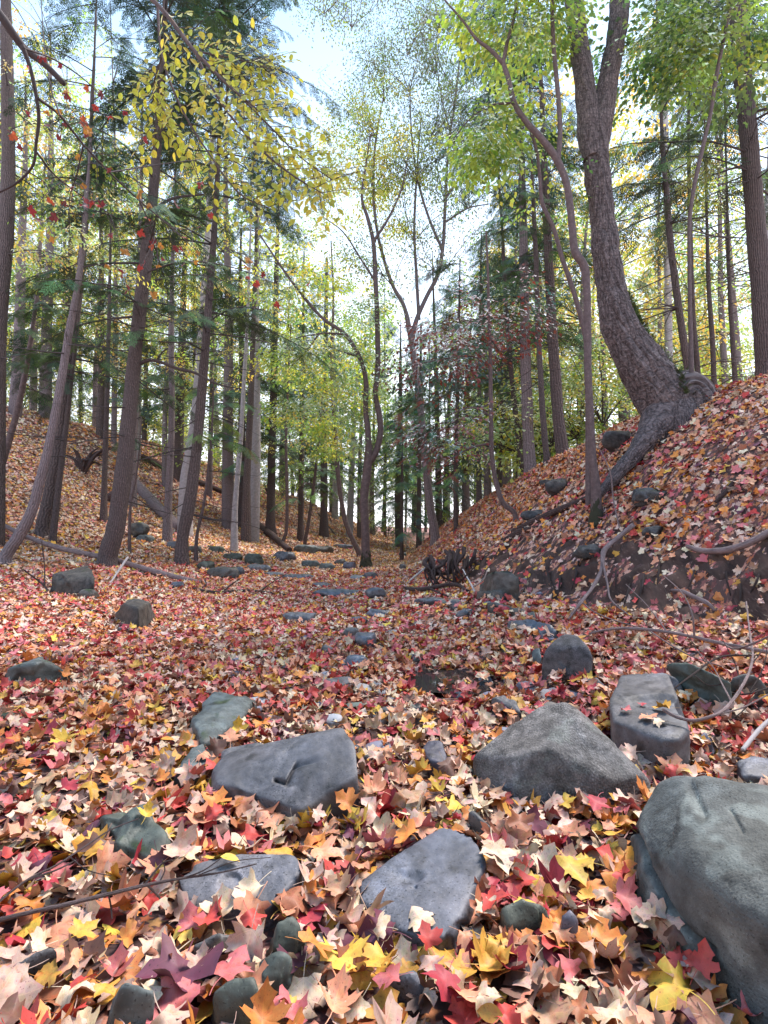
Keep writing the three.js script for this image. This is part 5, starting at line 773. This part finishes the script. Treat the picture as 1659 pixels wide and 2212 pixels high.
// ---------------------------------------------------------------- the woods around, tree by tree
{
  const R = rng(909), KIND = {
    hemlock: ['hemlock_tree', 'hemlock', ['dark', 'teal', 'mid']], gold: ['maple_tree', 'golden maple', ['gold', 'yellow', 'lime', 'gold']], yellow: ['beech_tree', 'yellow beech', ['light', 'lime', 'light', 'yellow', 'lime']], green: ['maple_tree', 'yellow green maple', ['light', 'mid', 'lime', 'light']],
  };
  const zones = [ // where, how many, x and z ranges as picture x and depth, kinds
    ['high on the left hillside', 19, -60, 560, 19, 34, ['hemlock', 'yellow', 'hemlock', 'gold', 'green', 'yellow']],
    ['on the crown of the left hillside', 22, -120, 640, 34, 55, ['gold', 'yellow', 'hemlock', 'green', 'gold', 'yellow']],
    ['beyond the bend of the valley', 34, 600, 1120, 36, 66, ['hemlock', 'green', 'hemlock', 'green']],
    ['beyond the crest of the right bank', 19, 1040, 1740, 19, 34, ['gold', 'yellow', 'gold', 'hemlock', 'gold', 'green']],
    ['far beyond the right bank', 13, 1040, 1780, 34, 56, ['gold', 'yellow', 'yellow', 'green', 'hemlock']],
  ];
  for (const [where, n, x0, x1, d0, d1, kinds] of zones) for (let k = 0; k < n; k++) {
    const px = lerp(x0, x1, (k + R()) / n), d = Math.sqrt(lerp(d0 * d0, d1 * d1, R())), kind = kinds[Math.floor(R() * kinds.length)], [name, say, cols] = KIND[kind];
    const x = (px - CX) / FOCAL * d, z = -d, y = H(x, z), h = (kind === 'hemlock' ? 17 : 16) * (0.75 + 0.6 * R()), r = 0.11 + 0.13 * R();
    const mid = px > 560 && px < 1060, hh = mid ? Math.min(h, d * (0.36 + 0.2 * R())) : h;
    const g = group(name, V(x, y, z)), lean = (R() - 0.5) * 1.6, lz = (R() - 0.5) * 1.2, pts = [0, 0.25, 0.5, 0.75, 1].map(t => V(lean * t * t + (R() - 0.5) * 0.15, -0.3 + (hh + 0.3) * t, lz * t * t));
    mesh('trunk', limb(pts, [r * 1.3, r, r * 0.8, r * 0.5, r * 0.12], { seg: 8, step: 2 }), BARK[kind === 'hemlock' ? 'hemlock' : R() < 0.25 ? 'pale' : 'grey'], g);
    const c = new Crown(1000 + k * 7 + Math.round(d0)), curve = new THREE.CatmullRomCurve3(pts), C = cols.map(q => GREEN[q]);
    if (kind === 'hemlock') { const nb = 24; for (let q = 0; q < nb; q++) { const f = 0.22 + 0.78 * (q + R()) / nb; c.bough(curve.getPoint(f), R() * 6.283, hh * 0.2 * (1.15 - f) * (0.7 + 0.6 * R()) + 0.3, C, { size: 1.1, rate: 3.4 }); } for (let q = 0; q < 5; q++) c.deadBough(curve.getPoint(0.1 + 0.25 * R()), R() * 6.283, 1.5); }
    else { for (let q = 0; q < 7; q++) { const f = 0.3 + 0.68 * (q / 6), p = curve.getPoint(f), a = R() * 6.283, o = (1.1 - f) * hh * 0.2; c.cloud(p.clone().add(V(Math.cos(a) * o, 0.3, Math.sin(a) * o)), V(hh * 0.14, hh * 0.09, hh * 0.14), 42, 'dense', C, d > 30 ? 1.0 : 0.75, p, 0.4); } }
    const girth = r > 0.19 ? 'stout' : r > 0.145 ? 'straight' : 'slender'; c.build(g); mark(g, `${girth} ${say} tree standing ${where}`, 'tree', `${girth} ${say} trees ${where}`);
  }
  // low understorey of bushes with yellow and green leaves behind the crests
  const U = rng(414);
  for (const [where, n, x0, x1, d0, d1, cols] of [['behind the right bank crest', 22, 1090, 1720, 16, 30, ['light', 'lime', 'light', 'yellow', 'lime']], ['on the left hillside crown', 16, -60, 600, 30, 44, ['lime', 'yellow', 'light']], ['at the valley bend', 8, 640, 1080, 36, 52, ['lime', 'light', 'pale', 'mid']]]) for (let k = 0; k < n; k++) {
    const px = lerp(x0, x1, (k + U()) / n), d = lerp(d0, d1, U()), x = (px - CX) / FOCAL * d, y = H(x, -d), g = group('understorey_shrub', V(x, y, -d)), c = new Crown(5000 + k + d0), h = 1.6 + 2.2 * U();
    c.stick([V(0, -0.2, 0), V(0.1, h * 0.5, 0), V(0.2 * U(), h, 0.1)], 0.025, 0.01); for (let q = 0; q < 3; q++) c.cloud(V((U() - 0.5) * 1.6, h * (0.5 + 0.25 * q), (U() - 0.5) * 1.6), V(1.3, 0.7, 1.3), 36, 'dense', cols.map(q2 => GREEN[q2]), 0.7, V(0.1, h * 0.4, 0), 0.4);
    c.build(g); mark(g, `low leafy autumn shrub ${where}`, 'shrub', `shrubs ${where}`);
  }
}

{ // the ravine goes on behind the viewpoint: close standing hemlocks that keep the light off the near faces of the stones
  const B = rng(555);
  for (const [x, z] of [[-3.2, 3.5], [-0.8, 6.0], [2.2, 4.6], [4.6, 3.2], [-5.6, 6.5], [0.8, 9.5], [4.4, 8.5], [-2.6, 10]]) {
    const y = H(x, z), g = group('hemlock_tree', V(x, y, z)), hh = 11 + 4 * B(), pts = [V(0, -.3, 0), V(.1, hh * .35, 0), V(.1, hh * .7, .1), V(.2, hh, .1)]; mesh('trunk', limb(pts, [.22, .17, .1, .03], { seg: 10, step: 3 }), BARK.hemlock, g);
    const c = new Crown(7000 + Math.round(x * 10)), cv = new THREE.CatmullRomCurve3(pts); for (let q = 0; q < 42; q++) { const f = 0.12 + 0.88 * (q + B()) / 42; c.bough(cv.getPoint(f), B() * 6.283, 2.9 * (1.15 - f) * (0.7 + 0.5 * B()) + 0.3, [GREEN.dark, GREEN.teal, GREEN.mid], { size: 1.0, rate: 3.6 }); }
    c.build(g); mark(g, 'low branched hemlock in the ravine on the far side of the huge cracked boulder', 'tree', 'hemlocks down the ravine');
  }
}
// ---------------------------------------------------------------- fallen wood, roots and twigs on the ground
function fallen(name, label, path, o = {}) { // path: [px, py, width, lift above ground]
  const P = path.map(([x, y, , l]) => onGround(x, y, l ?? 0.02)), base = V(P[0].x, H(P[0].x, P[0].z), P[0].z), rd = path.map(([, , w], i) => w * -P[i].z / FOCAL / 2);
  const g = limb(P.map(p => p.clone().sub(base)), rd, { seg: o.seg ?? 9, step: o.step ?? 7, relief: barkRelief((o.rough ?? 0.3) * rd[0], 0.7 / rd[0]) });
  if (!o.side) { const m = mesh(name, g, BARK[o.bark ?? 'dead']); m.position.copy(base); return mark(m, label, o.category ?? 'branch', o.group); }
  const grp = group(name, base); mesh('stem', g, BARK[o.bark ?? 'dead'], grp);
  for (const s of o.side) { const q = s.map(([x, y, , l]) => onGround(x, y, l ?? 0.03).sub(base)), r2 = s.map(([, , w]) => w * P[0].distanceTo(V(0, EYE, 0)) / FOCAL / 2); mesh('twig', limb(q, r2, { seg: 5, step: 4 }), BARK[o.bark ?? 'dead'], grp); }
  return mark(grp, label, o.category ?? 'branch', o.group);
}
fallen('fallen_pole', 'long fallen pole slanting across the foot of the left hillside', [[-20, 1120, 9, .25], [60, 1160, 10, .2], [130, 1184, 11, .16], [240, 1208, 12, .12], [330, 1234, 13, .08], [432, 1260, 12, .02]], { category: 'log', seg: 12 });
fallen('broken_stick', 'short white broken stick propped by the fallen pole', [[238, 1260, 5, .02], [258, 1230, 5, .12], [276, 1204, 5, .3]], { bark: 'drift' });
fallen('broken_stick', 'short dark stub under the middle of the fallen pole', [[278, 1212, 9, .1], [296, 1230, 8, .02]], { bark: 'rot' });
fallen('fallen_log', 'thick pale fallen log slanting down the left hillside', [[282, 1034, 23, .14], [330, 1086, 25, .14], [388, 1142, 23, .1]], { category: 'log', seg: 16, bark: 'dead' });
fallen('fallen_log', 'dark fallen log higher up the left hillside', [[305, 986, 14, .14], [350, 1008, 16, .14], [420, 1038, 15, .12], [495, 1068, 11, .1]], { category: 'log', bark: 'rot' });
fallen('fallen_log', 'dark rotten log lying at the hillside foot beside the thin saplings', [[520, 1105, 14, .16], [562, 1136, 15, .14], [625, 1188, 13, .1]], { category: 'log', bark: 'rot' });
fallen('fallen_branch', 'thin branch lying near the valley bend', [[688, 1110, 4, .2], [720, 1150, 4, .1], [750, 1180, 3, .05]], { bark: 'rot' });
fallen('fallen_branch', 'thin dark branch on the slope below the white trunk', [[450, 1180, 5, .06], [490, 1192, 5, .05], [515, 1200, 4, .04]], { bark: 'rot' });
fallen('fallen_branch', 'dark branch among debris at the end of the fallen pole', [[420, 1272, 8, .04], [470, 1280, 8, .05], [530, 1276, 7, .05], [590, 1282, 6, .04], [622, 1286, 4, .03]], { bark: 'rot', side: [[[480, 1280, 4], [500, 1262, 3, .12], [520, 1250, 2, .2]], [[560, 1278, 3], [600, 1250, 2, .2], [625, 1236, 1.5, .3]], [[430, 1274, 5], [445, 1262, 4, .1], [440, 1250, 2, .16]]] });
fallen('fallen_branch', 'bent twig beside the dark wedge rock', [[50, 1230, 3, .3], [90, 1260, 4, .1], [120, 1302, 4, .03], [170, 1312, 4, .03], [300, 1340, 3, .02]], { bark: 'rot', side: [[[96, 1264, 3, .1], [96, 1220, 2, .4], [90, 1170, 2, .8]]] });
// uprooted clump on the left hillside
{ const p = onGround(178, 1020), g = group('root_clump', p), r = rng(6); for (let k = 0; k < 16; k++) { const a = r() * 6.28, e = V(Math.cos(a) * (0.3 + r() * 0.9), 0.1 + r() * 0.9, Math.sin(a) * 0.4); mesh('root', limb([V(0, -0.1, 0), e.clone().multiplyScalar(0.5).add(V(0, 0.25, 0)), e], [.09, .05, .015], { seg: 7, step: 4, relief: barkRelief(0.03, 8) }), BARK.rot, g); } mark(g, 'dark tangle of uprooted wood on the left hillside', 'root tangle'); }
{ const p = onGround(497, 1128), g = group('tree_stump', p), r = rng(9); mesh('stump', limb([V(0, -.2, 0), V(0, .25, 0), V(.05, .5, 0)], [.32, .22, .16], { seg: 16, step: 8, relief: barkRelief(0.08, 6) }), BARK.rot, g); for (let k = 0; k < 5; k++) { const a = k * 1.3; mesh('root', limb([V(0, .1, 0), V(Math.cos(a) * .35, .02, Math.sin(a) * .35), V(Math.cos(a) * .7, -.1, Math.sin(a) * .7)], [.1, .07, .03], { seg: 7, step: 4 }), BARK.rot, g); } mark(g, 'dark rotten stump under the slim white trunk', 'stump'); }
{ const p = onGround(238, 1086), g = group('tree_stump', p); mesh('stump', limb([V(-.5, .05, 0), V(-.2, .12, 0), V(.15, .3, 0)], [.1, .13, .16], { seg: 12, step: 6, relief: barkRelief(0.04, 9) }), BARK.rot, g); mark(g, 'low broken stub beside the thickest hemlock', 'stump'); }
// root mass at the toe of the right bank
{ const p = onGround(1015, 1262), g = group('root_clump', p), r = rng(12); for (let k = 0; k < 34; k++) { const x = (r() - 0.5) * 1.2, top = (0.2 + 0.42 * r()) * (1 - 0.5 * Math.abs(x)), z = -0.45 - 0.3 * r(), e = V(x + (r() - .5) * 0.5, -0.08, z + 0.2 + 0.45 * r()), m = V(x + (r() - .5) * 0.3, top * 0.55, z + 0.1 + 0.25 * r()); mesh('root', limb([V(x, top, z), V(x + (r() - .5) * .12, top * 0.8, z + 0.12), m, e], [.03, .03 + .03 * r() * r(), .02, .008], { seg: 7, step: 5, relief: barkRelief(0.02, 12) }), BARK.rot, g); } mark(g, 'dark bare root mass exposed at the toe of the right bank', 'root tangle'); }
for (const [label, path, o] of [
  ['pale stick leaning out from the root mass', [[862, 1276, 4, .03], [900, 1242, 5, .12], [942, 1208, 4, .3]], { bark: 'drift' }],
  ['dark branch lying in front of the root mass', [[872, 1270, 8, .05], [920, 1272, 9, .1], [975, 1262, 9, .12], [1010, 1276, 6, .08]], { bark: 'rot', side: [[[930, 1272, 4, .1], [960, 1285, 3, .06], [990, 1296, 2, .03]], [[985, 1262, 4, .1], [1010, 1240, 3, .3], [1030, 1220, 2, .5]]] }],
  ['forked pale twig below the mossy split rock', [[1000, 1230, 3, .3], [1015, 1258, 4, .15], [1036, 1296, 4, .03]], { bark: 'drift', side: [[[1020, 1268, 3, .1], [1046, 1250, 2, .3], [1052, 1234, 2, .4]]] }],
  ['long crooked grey branch hanging down the bank', [[1368, 1134, 11, .12], [1330, 1166, 11, .14], [1305, 1190, 11, .16], [1300, 1230, 9, .2], [1284, 1262, 8, .22], [1256, 1300, 7, .16], [1228, 1338, 5, .04]], { bark: 'dead', seg: 10, side: [[[1302, 1216, 5, .2], [1312, 1260, 4, .2], [1320, 1296, 3, .15], [1360, 1330, 2, .1]], [[1256, 1300, 3, .12], [1300, 1330, 2, .12], [1380, 1356, 2, .05]]] }],
  ['thick bare root curving out of the earth near the top of the eroded bank', [[1484, 1180, 9, .05], [1520, 1190, 13, .08], [1570, 1188, 15, .1], [1620, 1172, 15, .1], [1680, 1138, 15, .05]], { bark: 'dead', seg: 12 }],
  ['smooth curved root emerging low on the eroded bank', [[1448, 1274, 5, .02], [1475, 1278, 9, .06], [1505, 1292, 10, .08], [1530, 1304, 9, .06], [1545, 1320, 6, .0]], { bark: 'dead', seg: 10 }],
  ['dark log end lying along the upper bank', [[1108, 1148, 12, .03], [1150, 1128, 16, .06], [1200, 1105, 15, .08], [1255, 1082, 13, .06], [1290, 1066, 10, .04]], { bark: 'rot', seg: 12, category: 'log' }],
  ['dark rooty log below the curved sapling', [[1088, 1168, 10, .03], [1120, 1150, 14, .06], [1160, 1140, 11, .03]], { bark: 'rot', category: 'log' }],
  ['short dark root showing in the leaves near the crooked maple', [[1545, 1085, 8, .03], [1570, 1060, 10, .06], [1590, 1030, 7, .03]], { bark: 'rot' }],
  ['thin bare sapling stem standing on the bank', [[1338, 1140, 3, .02], [1325, 1080, 3, .35], [1318, 1020, 3, .7], [1290, 960, 2, 1.1]], { bark: 'dead' }],
  ['long thin branch lying over the leaves behind the flat topped block', [[1272, 1368, 4, .08], [1330, 1358, 6, .12], [1400, 1360, 7, .14], [1480, 1372, 7, .14], [1560, 1390, 8, .12], [1680, 1412, 9, .1]], { bark: 'dead', seg: 9, side: [[[1400, 1360, 3, .12], [1460, 1400, 3, .16], [1500, 1420, 2, .14], [1560, 1440, 2, .1]], [[1500, 1376, 4, .14], [1496, 1330, 3, .3], [1480, 1290, 2, .4], [1430, 1240, 2, .45]], [[1560, 1390, 4, .12], [1600, 1400, 3, .3], [1650, 1380, 3, .4], [1690, 1360, 2, .5]], [[1440, 1364, 3, .12], [1400, 1310, 2, .2], [1352, 1262, 2, .25]]] }],
  ['curved pale branch with a broken dark tip arching over the layered slab', [[1432, 1532, 7, .26], [1460, 1548, 7, .24], [1500, 1556, 7, .24], [1545, 1544, 7, .28], [1580, 1516, 7, .3], [1610, 1470, 6, .32], [1626, 1420, 5, .32], [1620, 1370, 4, .3], [1612, 1300, 3, .3]], { bark: 'dead', seg: 9, side: [[[1580, 1516, 4, .3], [1556, 1470, 3, .3], [1540, 1440, 2, .3], [1500, 1400, 2, .3]], [[1545, 1544, 3, .28], [1600, 1530, 3, .3], [1660, 1500, 3, .3]], [[1620, 1440, 3, .3], [1650, 1400, 2, .4], [1680, 1340, 2, .5]]] }],
  ['thin forked twig crossing behind the flat topped block', [[1440, 1500, 3, .2], [1490, 1462, 4, .24], [1560, 1418, 4, .26], [1620, 1416, 4, .22]], { bark: 'rot', side: [[[1500, 1458, 2, .24], [1530, 1480, 2, .2], [1570, 1476, 2, .2]]] }],
  ['thick pale stick end beside the huge cracked boulder', [[1604, 1620, 9, .12], [1640, 1576, 9, .16], [1680, 1540, 8, .2]], { bark: 'drift' }],
  ['tangle of fine twigs on the leaves under the long thin branch', [[1540, 1480, 3, .1], [1600, 1500, 4, .12], [1680, 1480, 4, .14]], { bark: 'rot', side: [[[1600, 1500, 2, .12], [1590, 1440, 2, .2], [1560, 1380, 1.5, .3]], [[1620, 1495, 2, .12], [1650, 1440, 2, .2], [1660, 1370, 1.5, .3]], [[1640, 1490, 2, .12], [1600, 1540, 2, .1], [1570, 1560, 1.5, .06]], [[1580, 1494, 2, .12], [1530, 1440, 1.5, .22], [1480, 1360, 1.5, .3], [1420, 1240, 1.2, .4]]] }],
  ['dark forked twig lying across the leaves and the broad slab', [[-30, 1994, 10, .09], [60, 1972, 9, .1], [160, 1950, 9, .11], [240, 1930, 8, .12], [315, 1912, 7, .13], [400, 1896, 5, .14], [470, 1886, 4, .15], [555, 1866, 2, .15]], { bark: 'sapling', seg: 9, side: [[[312, 1912, 4, .13], [330, 1888, 4, .15], [352, 1864, 3, .17], [372, 1858, 2, .18]], [[345, 1905, 3, .13], [356, 1880, 2, .15], [350, 1856, 2, .18]], [[400, 1896, 3, .14], [440, 1880, 2, .16], [475, 1856, 1.5, .18]], [[320, 1914, 4, .12], [345, 1940, 3, .07], [360, 1965, 2, .05]], [[235, 1934, 3, .1], [240, 1960, 3, .06], [242, 1985, 2, .04]], [[430, 1890, 2, .15], [510, 1860, 1.5, .17], [585, 1852, 1.2, .15]]] }],
  ['thinner pale twig lying above the dark forked twig', [[-20, 1962, 5, .1], [60, 1900, 5, .12], [120, 1870, 4, .13], [190, 1824, 4, .15], [240, 1792, 3, .16], [300, 1768, 2, .17]], { bark: 'sapling', seg: 7, side: [[[60, 1900, 4, .12], [120, 1880, 3, .12], [165, 1858, 2, .12]], [[150, 1850, 2, .13], [190, 1880, 2, .1], [240, 1892, 1.5, .08]]] }],
]) fallen(o.category === 'log' ? 'fallen_log' : label.includes('root ') ? 'exposed_root' : label.includes('twig') || label.includes('stick') ? 'twig' : 'fallen_branch', label, path, o);

{ // thin roots hanging over the bare earth
  const r = rng(88); for (const [x, y] of [[1180, 1222], [1210, 1240], [1196, 1262], [1330, 1232], [1360, 1262], [1392, 1240], [1424, 1216], [1568, 1234], [1600, 1262], [1640, 1240], [1250, 1212], [1500, 1232]]) { const dx = (r() - 0.5) * 40, dy = 34 + 30 * r(); fallen('hanging_root', 'thin dark root hanging over the bare earth of the eroded bank', [[x, y, 4, .03], [x + dx * 0.3, y + dy * 0.4, 5, .07], [x + dx, y + dy, 2, .03]], { bark: 'rot', seg: 6, category: 'root', group: 'thin roots on the eroded bank' }); }
}
renderer.render(scene, camera);
